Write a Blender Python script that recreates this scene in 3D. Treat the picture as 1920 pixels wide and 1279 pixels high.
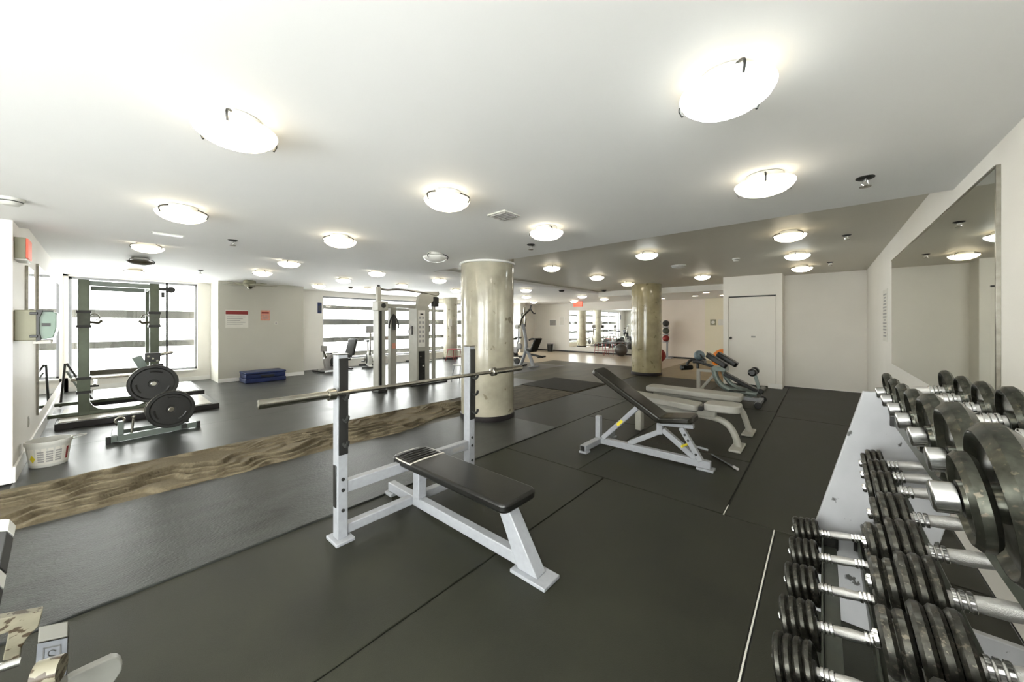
import bpy, bmesh, math, random
from mathutils import Vector, Matrix

for o in list(bpy.data.objects):
    bpy.data.objects.remove(o)
SC = bpy.context.scene
COL = SC.collection
R = math.radians
random.seed(7)

# ------------------------------------------------------------ camera, world, exposure
cam_d = bpy.data.cameras.new('camera')
cam = bpy.data.objects.new('camera', cam_d)
COL.objects.link(cam)
cam.location = (0, 0, 1.4)
cam.rotation_euler = (R(90), 0, R(41))
cam_d.sensor_width = 36
cam_d.lens = 670.0 / 1920 * 36
cam_d.shift_y = -32.5 / 1920
cam_d.clip_start = 0.02
SC.camera = cam

world = bpy.data.worlds.new('world')
SC.world = world
world.use_nodes = True
bg = world.node_tree.nodes['Background']
bg.inputs[0].default_value = (1.0, 0.985, 0.955, 1)
bg.inputs[1].default_value = 4.2
SC.view_settings.view_transform = 'Standard'
SC.view_settings.look = 'None'
SC.view_settings.gamma = 1
SC.view_settings.use_curve_mapping = False
SC.view_settings.exposure = 1.92
LAMP = 2.8           # radiance of a lit ceiling bowl


# ------------------------------------------------------------ materials
def mat(name, col, rough=0.5, metal=0.0, var=0.0, scale=8.0, bump=0.0, bscale=60.0, col2=None, thr=None,
        emit=None, estr=0.0, spec=0.5, coat=0.0, stretch=None, detail=4.0, rvar=0.0):
    """Principled material; VAR mixes the colour by noise, COL2/THR lays sharp-edged patches of a second colour."""
    m = bpy.data.materials.new(name)
    m.use_nodes = True
    nt = m.node_tree
    b = nt.nodes['Principled BSDF']
    b.inputs['Base Color'].default_value = (*col, 1)
    b.inputs['Roughness'].default_value = rough
    b.inputs['Metallic'].default_value = metal
    b.inputs['Specular IOR Level'].default_value = spec
    b.inputs['Coat Weight'].default_value = coat
    if emit:
        b.inputs['Emission Color'].default_value = (*emit, 1)
        b.inputs['Emission Strength'].default_value = estr
    if not (var or bump or col2):
        return m
    tc = nt.nodes.new('ShaderNodeTexCoord')
    mp = nt.nodes.new('ShaderNodeMapping')
    nt.links.new(tc.outputs['Object'], mp.inputs[0])
    if stretch:
        mp.inputs['Scale'].default_value = stretch
    last = None
    if var:
        n = nt.nodes.new('ShaderNodeTexNoise')
        n.inputs['Scale'].default_value = scale
        n.inputs['Detail'].default_value = detail
        nt.links.new(mp.outputs[0], n.inputs['Vector'])
        r = nt.nodes.new('ShaderNodeValToRGB')
        r.color_ramp.elements[0].position = 0.3
        r.color_ramp.elements[1].position = 0.7
        r.color_ramp.elements[0].color = (*[c * (1 - var) for c in col], 1)
        r.color_ramp.elements[1].color = (*[min(1, c * (1 + var)) for c in col], 1)
        nt.links.new(n.outputs[0], r.inputs[0])
        last = r.outputs[0]
        if rvar:
            mr = nt.nodes.new('ShaderNodeMapRange')
            mr.inputs[3].default_value = rough - rvar
            mr.inputs[4].default_value = rough + rvar
            nt.links.new(n.outputs[0], mr.inputs[0])
            nt.links.new(mr.outputs[0], b.inputs['Roughness'])
    if col2:
        n2 = nt.nodes.new('ShaderNodeTexNoise')
        n2.inputs['Scale'].default_value = scale * 1.7
        n2.inputs['Detail'].default_value = 6
        nt.links.new(mp.outputs[0], n2.inputs['Vector'])
        r2 = nt.nodes.new('ShaderNodeValToRGB')
        r2.color_ramp.elements[0].position = thr
        r2.color_ramp.elements[1].position = thr + 0.03
        nt.links.new(n2.outputs[0], r2.inputs[0])
        mx = nt.nodes.new('ShaderNodeMixRGB')
        nt.links.new(r2.outputs[0], mx.inputs[0])
        if last:
            nt.links.new(last, mx.inputs[1])
        else:
            mx.inputs[1].default_value = (*col, 1)
        mx.inputs[2].default_value = (*col2, 1)
        last = mx.outputs[0]
    if last:
        nt.links.new(last, b.inputs['Base Color'])
    if bump:
        n3 = nt.nodes.new('ShaderNodeTexNoise')
        n3.inputs['Scale'].default_value = bscale
        n3.inputs['Detail'].default_value = 5
        nt.links.new(mp.outputs[0], n3.inputs['Vector'])
        bp = nt.nodes.new('ShaderNodeBump')
        bp.inputs['Strength'].default_value = bump
        bp.inputs['Distance'].default_value = 0.01
        nt.links.new(n3.outputs[0], bp.inputs['Height'])
        nt.links.new(bp.outputs[0], b.inputs['Normal'])
    return m


M = {}
M['wall'] = mat('wall_paint', (0.83, 0.805, 0.75), 0.55, var=0.02, scale=2, bump=0.03, bscale=150)
M['wall_lamp_tint'] = mat('lamp_tinted_wall_paint', (0.82, 0.74, 0.66), 0.6, var=0.02, scale=2)  # pinkish glow of the warm studio lamps mixed into the wall colour
M['wall_cream'] = mat('cream_wall_paint', (0.8, 0.74, 0.58), 0.6, var=0.02, scale=2)
M['partition'] = mat('partition_paint', (0.56, 0.545, 0.48), 0.55, var=0.02, scale=2)
M['ceiling'] = mat('ceiling_paint', (0.86, 0.86, 0.85), 0.7, var=0.012, scale=1.5)
M['ceiling_tan'] = mat('ceiling_tan_paint', (0.62, 0.59, 0.51), 0.5, var=0.012, scale=1.5)
M['trim'] = mat('trim_paint', (0.88, 0.87, 0.84), 0.35)
M['rubber'] = mat('rubber_mat', (0.021, 0.022, 0.014), 0.52, spec=0.35, var=0.3, scale=2.2, bump=0.16, bscale=260, detail=8, rvar=0.06)
M['rubber_worn'] = mat('worn_rubber', (0.034, 0.037, 0.034), 0.42, var=0.6, scale=9, bump=0.35, bscale=120, detail=10, stretch=(1, 0.35, 1), rvar=0.09)
M['rubber_left'] = mat('smooth_rubber', (0.035, 0.037, 0.036), 0.36, spec=0.7, var=0.25, scale=2.5, bump=0.05, bscale=90, rvar=0.07)
M['subfloor'] = mat('subfloor', (0.02, 0.02, 0.018), 0.7, var=0.1)
M['carpet'] = mat('brown_carpet', (0.17, 0.14, 0.088), 0.95, var=0.16, scale=60, bump=0.35, bscale=380, detail=6)
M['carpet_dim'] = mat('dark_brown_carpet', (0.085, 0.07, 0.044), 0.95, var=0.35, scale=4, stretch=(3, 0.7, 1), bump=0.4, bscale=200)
M['carpet_far'] = mat('grey_brown_floor', (0.085, 0.076, 0.05), 0.55, spec=0.35, var=0.25, scale=3, stretch=(1, 0.3, 1), bump=0.05)
M['wood'] = mat('pale_wood_floor', (0.42, 0.34, 0.24), 0.3, var=0.15, scale=4, stretch=(0.25, 3, 1))
M['tan_floor'] = mat('tan_floor', (0.27, 0.21, 0.115), 0.5, var=0.12, scale=3)
M['mat_dark'] = mat('dark_mat', (0.02, 0.018, 0.012), 0.7, spec=0.25, var=0.2)
M['pillar'] = mat('polished_plaster', (0.43, 0.4, 0.31), 0.16, var=0.2, scale=3.5, col2=(0.25, 0.225, 0.16), thr=0.655, bump=0.05, bscale=5, detail=8, coat=0.4)
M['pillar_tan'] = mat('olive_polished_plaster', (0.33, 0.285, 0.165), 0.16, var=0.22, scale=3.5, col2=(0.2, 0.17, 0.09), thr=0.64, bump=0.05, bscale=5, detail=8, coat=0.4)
M['black_base'] = mat('black_base_trim', (0.02, 0.017, 0.018), 0.4)
M['white_metal'] = mat('white_powder_coat', (0.33, 0.342, 0.365), 0.35, var=0.06, scale=30)
M['cream_metal'] = mat('cream_powder_coat', (0.42, 0.41, 0.36), 0.4, var=0.04, scale=20)
M['grey_metal'] = mat('grey_green_enamel', (0.2, 0.235, 0.215), 0.3, var=0.08, scale=10, metal=0.3)
M['rack_metal'] = mat('rack_green_enamel', (0.115, 0.135, 0.095), 0.3, var=0.08, scale=10, metal=0.35)
M['dark_metal'] = mat('dark_steel', (0.035, 0.036, 0.034), 0.4, metal=0.4)
M['chrome'] = mat('chrome', (0.74, 0.74, 0.73), 0.17, metal=1, var=0.06, scale=14)
M['steel'] = mat('worn_steel', (0.36, 0.345, 0.3), 0.25, metal=1, var=0.18, scale=25)
M['knurled'] = mat('knurled_steel', (0.7, 0.69, 0.67), 0.34, metal=1, var=0.1, scale=40, bump=0.3, bscale=600)
M['iron'] = mat('worn_iron', (0.055, 0.054, 0.046), 0.3, metal=0.8, var=0.4, scale=80, col2=(0.12, 0.11, 0.09), thr=0.6, detail=8)
M['iron_big'] = mat('worn_large_iron', (0.06, 0.062, 0.05), 0.27, metal=0.8, var=0.4, scale=70, col2=(0.12, 0.105, 0.08), thr=0.6, detail=8)
M['rail'] = mat('rack_rail_enamel', (0.09, 0.1, 0.08), 0.35, metal=0.4, var=0.12, scale=20)
M['vinyl'] = mat('black_vinyl', (0.009, 0.009, 0.008), 0.3, bump=0.06, bscale=180, var=0.15)
M['vinyl_olive'] = mat('olive_vinyl', (0.013, 0.012, 0.008), 0.26, bump=0.06, bscale=180, var=0.15)
M['piping'] = mat('pale_piping', (0.6, 0.58, 0.52), 0.5)
M['grey_vinyl'] = mat('pale_grey_vinyl', (0.4, 0.39, 0.35), 0.45, bump=0.05, bscale=160, var=0.06)
M['plastic'] = mat('black_plastic', (0.018, 0.018, 0.017), 0.35, var=0.1)
M['white_plastic'] = mat('white_plastic', (0.62, 0.62, 0.58), 0.4, var=0.03)
M['scuffed'] = mat('scuffed_white_panel', (0.42, 0.425, 0.44), 0.3, var=0.06, scale=7, col2=(0.08, 0.08, 0.075), thr=0.66, detail=8, stretch=(1.6, 1, 1))
M['lamp_off'] = mat('unlit_frosted_glass', (0.72, 0.72, 0.68), 0.25)
M['lamp_bronze'] = mat('brown_lamp_glass', (0.09, 0.078, 0.05), 0.3)
M['mirror'] = mat('mirror_glass', (0.76, 0.77, 0.7), 0.015, metal=1.0, var=0.001, scale=1)
M['mirror_clear'] = mat('clear_mirror_glass', (0.9, 0.91, 0.9), 0.015, metal=1.0, var=0.001, scale=1)
M['blue'] = mat('blue_plastic', (0.012, 0.024, 0.1), 0.4, var=0.12, scale=12)
M['red'] = mat('red_print', (0.25, 0.018, 0.016), 0.5, var=0.1)
M['red_paint'] = mat('red_enamel', (0.26, 0.035, 0.03), 0.4, var=0.1)
M['salmon'] = mat('salmon_print', (0.62, 0.28, 0.2), 0.6, var=0.15, scale=20)
M['paper'] = mat('paper', (0.74, 0.72, 0.66), 0.7, var=0.03)
M['print_grey'] = mat('grey_print', (0.36, 0.35, 0.34), 0.7, var=0.1)
M['beige_box'] = mat('beige_sign_box', (0.3, 0.29, 0.205), 0.5, var=0.04)
M['exit_red'] = mat('exit_sign_red', (0.45, 0.06, 0.03), 0.4, emit=(1.0, 0.2, 0.1), estr=0.12)
M['smoke'] = mat('smoky_plastic_cover', (0.2, 0.29, 0.23), 0.3, var=0.08)
M['yellow'] = mat('yellow_print', (0.75, 0.62, 0.03), 0.5)
M['blue_ball'] = mat('blue_grey_rubber', (0.12, 0.16, 0.18), 0.35, var=0.4, scale=14)
M['black_ball'] = mat('black_ball_rubber', (0.05, 0.045, 0.04), 0.35, var=0.3, scale=8)
M['orange'] = mat('orange_rubber', (0.85, 0.24, 0.02), 0.4, var=0.1)
M['chipped'] = mat('chipped_cream_paint', (0.19, 0.175, 0.125), 0.4, var=0.1, scale=16, col2=(0.045, 0.03, 0.015), thr=0.53, detail=8, stretch=(1, 1, 2.2))
M['block_cap'] = mat('grey_beige_cap', (0.085, 0.082, 0.068), 0.5, var=0.06)
M['slate'] = mat('slate_blue_label', (0.055, 0.06, 0.07), 0.4, var=0.12, scale=30)
M['louver'] = mat('exterior_louver', (0.12, 0.115, 0.1), 0.6, var=0.06)


def glass_material():
    m = bpy.data.materials.new('window_glass')
    m.use_nodes = True
    nt = m.node_tree
    nt.nodes.clear()
    out = nt.nodes.new('ShaderNodeOutputMaterial')
    mx = nt.nodes.new('ShaderNodeMixShader')
    t = nt.nodes.new('ShaderNodeBsdfTransparent')
    t.inputs[0].default_value = (0.96, 0.98, 0.98, 1)
    g = nt.nodes.new('ShaderNodeBsdfGlossy')
    g.inputs[1].default_value = 0.02
    mx.inputs[0].default_value = 0.05
    nt.links.new(t.outputs[0], mx.inputs[1])
    nt.links.new(g.outputs[0], mx.inputs[2])
    nt.links.new(mx.outputs[0], out.inputs[0])
    return m


M['glass'] = glass_material()


def lamp_mat(name, col, k=1.0):
    return mat(name, (0.9, 0.88, 0.82), 0.3, emit=col, estr=LAMP * k)


M['lamp_warm'] = lamp_mat('warm_lit_glass', (1.0, 0.86, 0.62))
M['lamp_mid'] = lamp_mat('soft_white_lit_glass', (1.0, 0.92, 0.78))
M['lamp_cool'] = lamp_mat('cool_white_lit_glass', (0.96, 1.0, 0.96), 1.15)
M['lamp_inner'] = lamp_mat('frosted_glass_inside', (1.0, 0.88, 0.66), 0.15)
M['lamp_small'] = lamp_mat('recessed_lamp', (1.0, 0.84, 0.62), 1.6)


# ------------------------------------------------------------ mesh helpers
class MB:
    """Collects shapes; ORG is subtracted, so parts of a thing may be given in room coordinates."""

    def __init__(self, org=(0, 0, 0)):
        self.o = Vector(org)
        self.v = []
        self.f = []

    def add(self, vs, fs):
        n = len(self.v)
        self.v += [tuple(Vector(p) - self.o) for p in vs]
        self.f += [tuple(n + i for i in f) for f in fs]
        return self

    def box(self, a, b):
        x0, y0, z0 = a
        x1, y1, z1 = b
        return self.add([(x0, y0, z0), (x1, y0, z0), (x1, y1, z0), (x0, y1, z0), (x0, y0, z1), (x1, y0, z1), (x1, y1, z1), (x0, y1, z1)],
                        [(0, 3, 2, 1), (4, 5, 6, 7), (0, 1, 5, 4), (1, 2, 6, 5), (2, 3, 7, 6), (3, 0, 4, 7)])

    def obox(self, p, e1, e2, e3):
        p, e1, e2, e3 = map(Vector, (p, e1, e2, e3))
        if e1.cross(e2).dot(e3) < 0:
            e1, e2 = e2, e1
        return self.add([p, p + e1, p + e1 + e2, p + e2, p + e3, p + e1 + e3, p + e1 + e2 + e3, p + e2 + e3],
                        [(0, 3, 2, 1), (4, 5, 6, 7), (0, 1, 5, 4), (1, 2, 6, 5), (2, 3, 7, 6), (3, 0, 4, 7)])

    def bar(self, p0, p1, w, h, up=(0, 0, 1)):
        """Rectangular bar; H is measured along UP, W across."""
        p0, p1 = Vector(p0), Vector(p1)
        d = (p1 - p0).normalized()
        s = d.cross(Vector(up))
        if s.length < 1e-4:
            s = d.cross(Vector((1, 0, 0)))
        s.normalize()
        u = s.cross(d).normalized()
        return self.obox(p0 - s * w / 2 - u * h / 2, s * w, u * h, p1 - p0)

    def tube(self, pts, r, n=10, smooth=0):
        pts = [Vector(p) for p in pts]
        for _ in range(smooth):
            q = [pts[0]]
            for a, b in zip(pts, pts[1:]):
                q += [a * 0.75 + b * 0.25, a * 0.25 + b * 0.75]
            pts = q + [pts[-1]]
        vs, fs = [], []
        t0 = (pts[1] - pts[0]).normalized()
        u = t0.cross(Vector((0, 0, 1)))
        if u.length < 1e-3:
            u = t0.cross(Vector((1, 0, 0)))
        u.normalize()
        for i, p in enumerate(pts):
            t = (pts[min(i + 1, len(pts) - 1)] - pts[max(i - 1, 0)]).normalized()
            u = (u - t * u.dot(t)).normalized()
            w = t.cross(u)
            rr = r[i] if isinstance(r, (list, tuple)) else r
            for k in range(n):
                a = 2 * math.pi * k / n
                vs.append(p + (u * math.cos(a) + w * math.sin(a)) * rr)
        for i in range(len(pts) - 1):
            for k in range(n):
                k2 = (k + 1) % n
                fs.append((i * n + k, i * n + k2, (i + 1) * n + k2, (i + 1) * n + k))
        fs.append(tuple(range(n - 1, -1, -1)))
        fs.append(tuple((len(pts) - 1) * n + k for k in range(n)))
        return self.add(vs, fs)

    def lathe(self, prof, p, axis=(0, 0, 1), n=24, caps=True):
        """Profile of (radius, distance along the axis) spun about AXIS through P."""
        p, ax = Vector(p), Vector(axis).normalized()
        u = ax.cross(Vector((0, 0, 1)))
        if u.length < 1e-3:
            u = Vector((1, 0, 0))
        u.normalize()
        w = ax.cross(u)
        vs, fs = [], []
        for r, h in prof:
            for k in range(n):
                a = 2 * math.pi * k / n
                vs.append(p + ax * h + (u * math.cos(a) + w * math.sin(a)) * max(r, 1e-4))
        for i in range(len(prof) - 1):
            for k in range(n):
                k2 = (k + 1) % n
                fs.append((i * n + k, i * n + k2, (i + 1) * n + k2, (i + 1) * n + k))
        if caps:
            fs.append(tuple(range(n - 1, -1, -1)))
            fs.append(tuple((len(prof) - 1) * n + k for k in range(n)))
        return self.add(vs, fs)

    def cyl(self, p0, p1, r, n=16, rim=0.15):
        p0, p1 = Vector(p0), Vector(p1)
        L = (p1 - p0).length
        c = min(r * rim, L * 0.3)
        return self.lathe([(r - c, 0), (r, c), (r, L - c), (r - c, L)], p0, p1 - p0, n)

    def ball(self, p, r, n=20, zs=1.0):
        k = 10
        return self.lathe([(r * math.sin(math.pi * i / k), -r * zs * math.cos(math.pi * i / k)) for i in range(k + 1)], p, (0, 0, 1), n)

    def prism(self, poly, d):
        """Polygon of 3-D points swept along D."""
        poly = [Vector(p) for p in poly]
        d = Vector(d)
        nrm = Vector((0, 0, 0))
        for i in range(len(poly)):
            nrm += poly[i].cross(poly[(i + 1) % len(poly)])
        if nrm.dot(d) > 0:
            poly = poly[::-1]
        n = len(poly)
        return self.add(poly + [p + d for p in poly],
                        [tuple(range(n)), tuple(range(2 * n - 1, n - 1, -1))] + [((i + 1) % n, i, n + i, n + (i + 1) % n) for i in range(n)])

    def mesh(self, name, m, sharp=38):
        me = bpy.data.meshes.new(name)
        me.from_pydata(self.v, [], self.f)
        me.materials.append(m)
        me.polygons.foreach_set('use_smooth', [True] * len(me.polygons))
        me.set_sharp_from_angle(angle=R(sharp))
        me.update()
        return me

    def build(self, name, m, parent=None, bevel=0.0, seg=2, sharp=38):
        m = M[m] if isinstance(m, str) else m
        o = bpy.data.objects.new(name, self.mesh(name, m, sharp))
        COL.objects.link(o)
        if parent:
            o.parent = parent
        else:
            o.location = self.o
        if bevel:
            b = o.modifiers.new('bevel', 'BEVEL')
            b.width = bevel
            b.segments = seg
            b.limit_method = 'ANGLE'
            b.angle_limit = R(40)
        return o


def tag(o, label=None, cat=None, group=None, kind=None):
    if label:
        o['label'] = label
    if cat:
        o['category'] = cat
    if group:
        o['group'] = group
    if kind:
        o['kind'] = kind
    return o


def thing(name, label, cat, loc=(0, 0, 0), rz=0.0, group=None):
    o = bpy.data.objects.new(name, None)
    o.empty_display_size = 0.1
    COL.objects.link(o)
    o.location = loc
    o.rotation_euler = (0, 0, rz)
    return tag(o, label, cat, group)


def dup(src, loc=None, rz=None, label=None, group=None, mats=None):
    """Copy of a thing with copies of its parts and sub-parts; MATS swaps the material of named parts."""
    def cp(o, par):
        c = o.copy()
        COL.objects.link(c)
        if par:
            c.parent = par
        if mats and o.type == 'MESH':
            k = o.name.split('.')[0]
            if k in mats:
                c.data = mats[k]
        for ch in list(o.children):
            cp(ch, c)
        return c
    r = cp(src, None)
    if loc is not None:
        r.location = loc
    if rz is not None:
        r.rotation_euler = (0, 0, rz)
    if label:
        r['label'] = label
    if group:
        r['group'] = group
    return r


def struct(name, mb, m, label=None, bevel=0.0, sharp=38):
    o = mb.build(name, m, None, bevel, sharp=sharp)
    return tag(o, label, None, None, 'structure')


ORD = ['nearest', 'second', 'third', 'fourth', 'fifth', 'sixth', 'seventh', 'eighth']

# ------------------------------------------------------------ the room shell
WX, LY, RX, NY, EY = -11.7, -0.51, 0.67, -3.2, 15.3
LOW, MIDC, TAN = 2.31, 2.42, 2.48

floor = struct('floor', MB().box((-12.0, NY - 0.1, -0.1), (0.8, EY + 0.3, -0.012)), 'subfloor')


def floor_piece(name, x0, y0, x1, y1, m, top=0.0, gap=0.0045, bev=0.004):
    return MB().box((x0 + gap, y0 + gap, -0.0119), (x1 - gap, y1 - gap, top)).build(name, m, floor, bev, 1)


# rubber mats: three long strips by the benches, then shorter mats beyond the seam at y = 3
floor_piece('rubber_mat', -4.12, NY, -2.7, 4.02, 'rubber_worn', 0.009)
floor_piece('rubber_mat', -2.7, NY, -1.5, 3.0, 'rubber')
floor_piece('rubber_mat', -1.5, NY, -0.25, 3.0, 'rubber')
floor_piece('rubber_mat', -0.243, NY, RX, 3.0, 'rubber')
for x0, x1, ys in ((-0.55, RX, (3.0, 6.7, 10.1)), (-1.77, -0.55, (3.0, 4.3, 7.0, 9.75)), (-2.7, -1.77, (3.0, 4.85, 7.6, 9.75)),
                   (-3.75, -2.7, (4.02, 6.3, 9.75))):
    for a, b in zip(ys, ys[1:]):
        floor_piece('rubber_mat', x0, a, x1, b, 'rubber')
floor_piece('rubber_mat', -2.7, 3.0, -2.69, 4.02, 'rubber')
# a pale line of bare floor in the open seam
MB().box((-0.251, 0.2, -0.0119), (-0.244, 3.0, -0.001)).build('seam_strip', M['paper'], floor)
MB().box((-0.553, 3.0, -0.0119), (-0.547, 3.18, -0.0005)).build('seam_strip', M['paper'], floor)
# smooth mats on the window side
for a, b in zip((-11.72, -10.4, -9.1, -7.8, -6.5), (-10.4, -9.1, -7.8, -6.5, -5.19)):
    floor_piece('rubber_mat', a, -0.51, b, 4.6 if a < -7 else 7.0, 'rubber_left', 0.0, 0.0012, 0.001)
    if a < -7:
        floor_piece('rubber_mat', a, 4.6, b, 10.2, 'rubber_left', 0.0, 0.0012, 0.001)
floor_piece('carpet_base', -5.19, NY, -4.12, 4.2, 'carpet_far', -0.004, 0)
floor_piece('carpet_field', -5.19, 4.2, -3.785, 7.0, 'carpet_dim', -0.003, 0.002)
floor_piece('carpet_field', -7.8, 7.0, -3.785, 11.4, 'carpet_far', -0.002, 0.002)
floor_piece('tan_field', -3.75, 9.75, -1.7, EY + 0.2, 'tan_floor', -0.002, 0.002)
floor_piece('wood_field', -11.72, 11.4, -3.75, EY + 0.2, 'wood', -0.002, 0.002)
floor_piece('wood_field', -11.72, 10.2, -7.8, 11.4, 'wood', -0.002, 0.002)

struct('ceiling', MB().box((-5.75, NY, LOW), (RX + 0.05, 3.8, LOW + 0.3)), 'ceiling')
struct('ceiling_window_side', MB().box((-11.9, LY - 0.1, MIDC), (-5.75, EY + 0.2, MIDC + 0.2)), 'ceiling')
struct('ceiling_far', MB().box((-5.75, 3.8, TAN), (RX + 0.05, 11.2, TAN + 0.14)), 'ceiling_tan')
struct('ceiling_studio', MB().box((-5.75, 11.2, 2.36), (-1.5, EY + 0.4, 2.6)), 'ceiling')
struct('beam_studio', MB().box((-5.75, 11.08, 2.31), (-1.77, 11.2, 2.6)), 'wall')

struct('wall_right', MB().box((RX, -0.45, 0), (RX + 0.15, 10.25, 2.7)).box((RX, NY, 0), (RX + 0.15, -0.45, 0.15)).box((RX, NY, 2.24), (RX + 0.15, -0.45, 2.7)).box((RX, NY - 0.2, 0), (RX + 0.15, -2.9, 2.7)), 'wall')
w4 = struct('added_window_4', MB().box((RX + 0.06, -2.9, 0.15), (RX + 0.11, -0.45, 0.2)).box((RX + 0.06, -2.9, 2.19), (RX + 0.11, -0.45, 2.24)), 'white_metal', 'tall unseen window added on the right behind the camera')  # unseen window added to brighten the near ceiling
for k in range(3):
    MB().box((RX + 0.06, -2.9 + k * 1.2, 0.2), (RX + 0.11, -2.85 + k * 1.2, 2.19)).build('mullion', M['white_metal'], w4)
for k in range(2):
    MB().box((RX + 0.08, -2.85 + k * 1.2, 0.2), (RX + 0.086, -1.7 + k * 1.2, 2.19)).build('pane', M['glass'], w4)
struct('wall_far', MB().box((-0.66, 10.1, 0), (RX, 10.25, 2.7)), 'wall')
struct('wall_behind', MB().box((-5.75, NY - 0.2, 0), (RX + 0.15, NY, 0.2)).box((-5.75, NY - 0.2, 2.22), (RX + 0.15, NY, 2.7)).box((-5.75, NY - 0.2, 0.2), (-3.2, NY, 2.22)).box((0.3, NY - 0.2, 0.2), (RX + 0.15, NY, 2.22)), 'wall')
w3 = struct('added_window_3', MB().box((-3.2, NY - 0.15, 0.2), (0.3, NY - 0.1, 0.26)).box((-3.2, NY - 0.15, 2.16), (0.3, NY - 0.1, 2.22)), 'white_metal', 'wide unseen window added behind the camera to light the ceiling')  # extra daylight opening, added out of view to lift the ceiling
for k in range(3):
    MB().box((-3.2 + k * 1.725, NY - 0.15, 0.26), (-3.15 + k * 1.725, NY - 0.1, 2.16)).build('mullion', M['white_metal'], w3)
for k in range(2):
    MB().box((-3.15 + k * 1.725, NY - 0.13, 0.26), (-1.475 + k * 1.725, NY - 0.124, 2.16)).build('pane', M['glass'], w3)
struct('wall_left', MB().box((-11.9, LY - 0.15, 0), (-5.38, LY, 2.7)), 'wall')
struct('wall_left_end', MB().box((-5.53, NY, 0), (-5.381, LY - 0.1, 2.7)), 'wall')
struct('wall_end', MB().box((-12.0, EY, 0), (-5.95, EY + 0.15, 2.7)), 'wall')
struct('wall_studio', MB().box((-5.95, EY, 0), (-3.4, EY + 0.15, 2.7)), 'wall_lamp_tint')
struct('wall_studio_side', MB().box((-3.4, EY - 0.12, 0), (-1.5, EY + 0.15, 2.7)), 'wall_cream')

# closet box with its door
cl = MB()
cl.box((-1.755, 9.55, 0), (-1.65, 10.6, 2.6)).box((-0.76, 9.55, 0), (-0.648, 10.6, 2.6)).box((-1.65, 9.55, 2.03), (-0.76, 9.66, 2.6))
cl.box((-1.755, 10.6, 0), (-0.648, 10.7, 2.6)).box((-1.755, 10.7, 0), (-1.65, 15.2, 2.6))
struct('wall_closet', cl, 'wall')
d1 = struct('door_1', MB((-1.2, 9.6, 0.03)).box((-1.645, 9.575, 0.03), (-0.765, 9.615, 2.0)), 'wall', 'flat white closet door with a small dark knob', 0.004)
MB((-1.2, 9.6, 0.03)).box((-1.65, 9.585, 2.003), (-0.76, 9.64, 2.029)).build('door_track', M['dark_metal'], d1)
MB((-1.2, 9.6, 0.03)).lathe([(0.012, 0), (0.012, 0.03), (0.026, 0.035), (0.028, 0.055), (0.015, 0.065)], (-1.6, 9.575, 1.07), (0, -1, 0), 14).build('knob', M['dark_metal'], d1)
MB((-1.2, 9.6, 0.03)).box((-1.21, 9.569, 1.09), (-1.13, 9.575, 1.125)).build('name_plate', M['print_grey'], d1)
struct('trim_1', MB().box((-0.9, 9.535, 0), (-0.645, 9.55, 0.1)), 'trim')

# window wall: piers, sills and heads around two openings
def wall_x(name, y0, y1, z0, z1, x=WX):
    return struct(name, MB().box((x - 0.25, y0, z0), (x, y1, z1)), 'wall')


W1 = (-0.44, 1.57, 0.28, 2.38)
W2 = (4.52, 13.6, 0.26, 2.26)
wall_x('wall_window_sill', LY, W1[1], 0, W1[2])
wall_x('wall_window_head', LY, W1[1], W1[3], 2.6)
wall_x('wall_window_corner', LY - 0.1, W1[0], 0, 2.6)
wall_x('wall_window_pier', W1[1], W2[0], 0, 2.6)
wall_x('wall_window_sill_long', W2[0], W2[1], 0, W2[2])
wall_x('wall_window_head_long', W2[0], W2[1], W2[3], 2.6)
wall_x('wall_window_end', W2[1], EY + 0.1, 0, 2.6)
struct('wall_pilaster', MB().box((-11.7, 13.4, 0), (-11.1, 13.75, 2.6)), 'partition')


def window(name, w, ys, label):
    y0, y1, z0, z1 = w
    x = WX - 0.12
    f = MB((x, y0, z0))
    f.box((x, y0, z0), (x + 0.05, y0 + 0.045, z1)).box((x, y1 - 0.045, z0), (x + 0.05, y1, z1))
    f.box((x, y0, z0), (x + 0.05, y1, z0 + 0.05)).box((x, y0, z1 - 0.05), (x + 0.05, y1, z1))
    o = struct(name, f, 'white_metal', label, 0.004)
    for y in ys:
        MB((x, y0, z0)).box((x, y - 0.02, z0 + 0.05), (x + 0.05, y + 0.02, z1 - 0.05)).build('mullion', M['white_metal'], o)
    e = [y0 + 0.045] + list(ys) + [y1 - 0.045]
    for a, b in zip(e, e[1:]):
        MB((x, y0, z0)).box((x + 0.02, a, z0 + 0.05), (x + 0.026, b, z1 - 0.05)).build('pane', M['glass'], o)
    MB((x, y0, z0)).box((x - 0.02, y0, z0 - 0.03), (WX + 0.05, y1, z0 - 0.001)).build('window_sill', M['trim'], o, 0.004)
    return o


window('window_1', W1, (), 'large window behind the power rack')
window('window_2', W2, (6.3, 8.1, 9.9, 11.7), 'long window behind the exercise bikes')

# outside: sunshade beams crossing the view
for i, (y0, y1, za, zb, lab) in enumerate((
        (-0.6, 1.75, 1.53, 1.71, 'upper sunshade beam outside the window behind the power rack'),
        (-0.6, 1.75, 0.85, 1.0, 'lower sunshade beam outside the window behind the power rack'),
        (4.3, 14, 1.88, 2.0, 'top sunshade beam outside the long window'),
        (4.3, 14, 1.36, 1.55, 'second sunshade beam outside the long window'),
        (4.3, 14, 0.8, 0.95, 'third sunshade beam outside the long window'),
        (4.3, 14, 0.3, 0.46, 'lowest sunshade beam outside the long window'))):
    tag(MB((-12.1, (y0 + y1) / 2, za)).box((-12.2, y0, za), (-12.06, y1, zb)).build('sunshade_beam', M['louver'], None, 0.01),
        lab, 'beam', 'sunshade beams outside')

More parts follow.
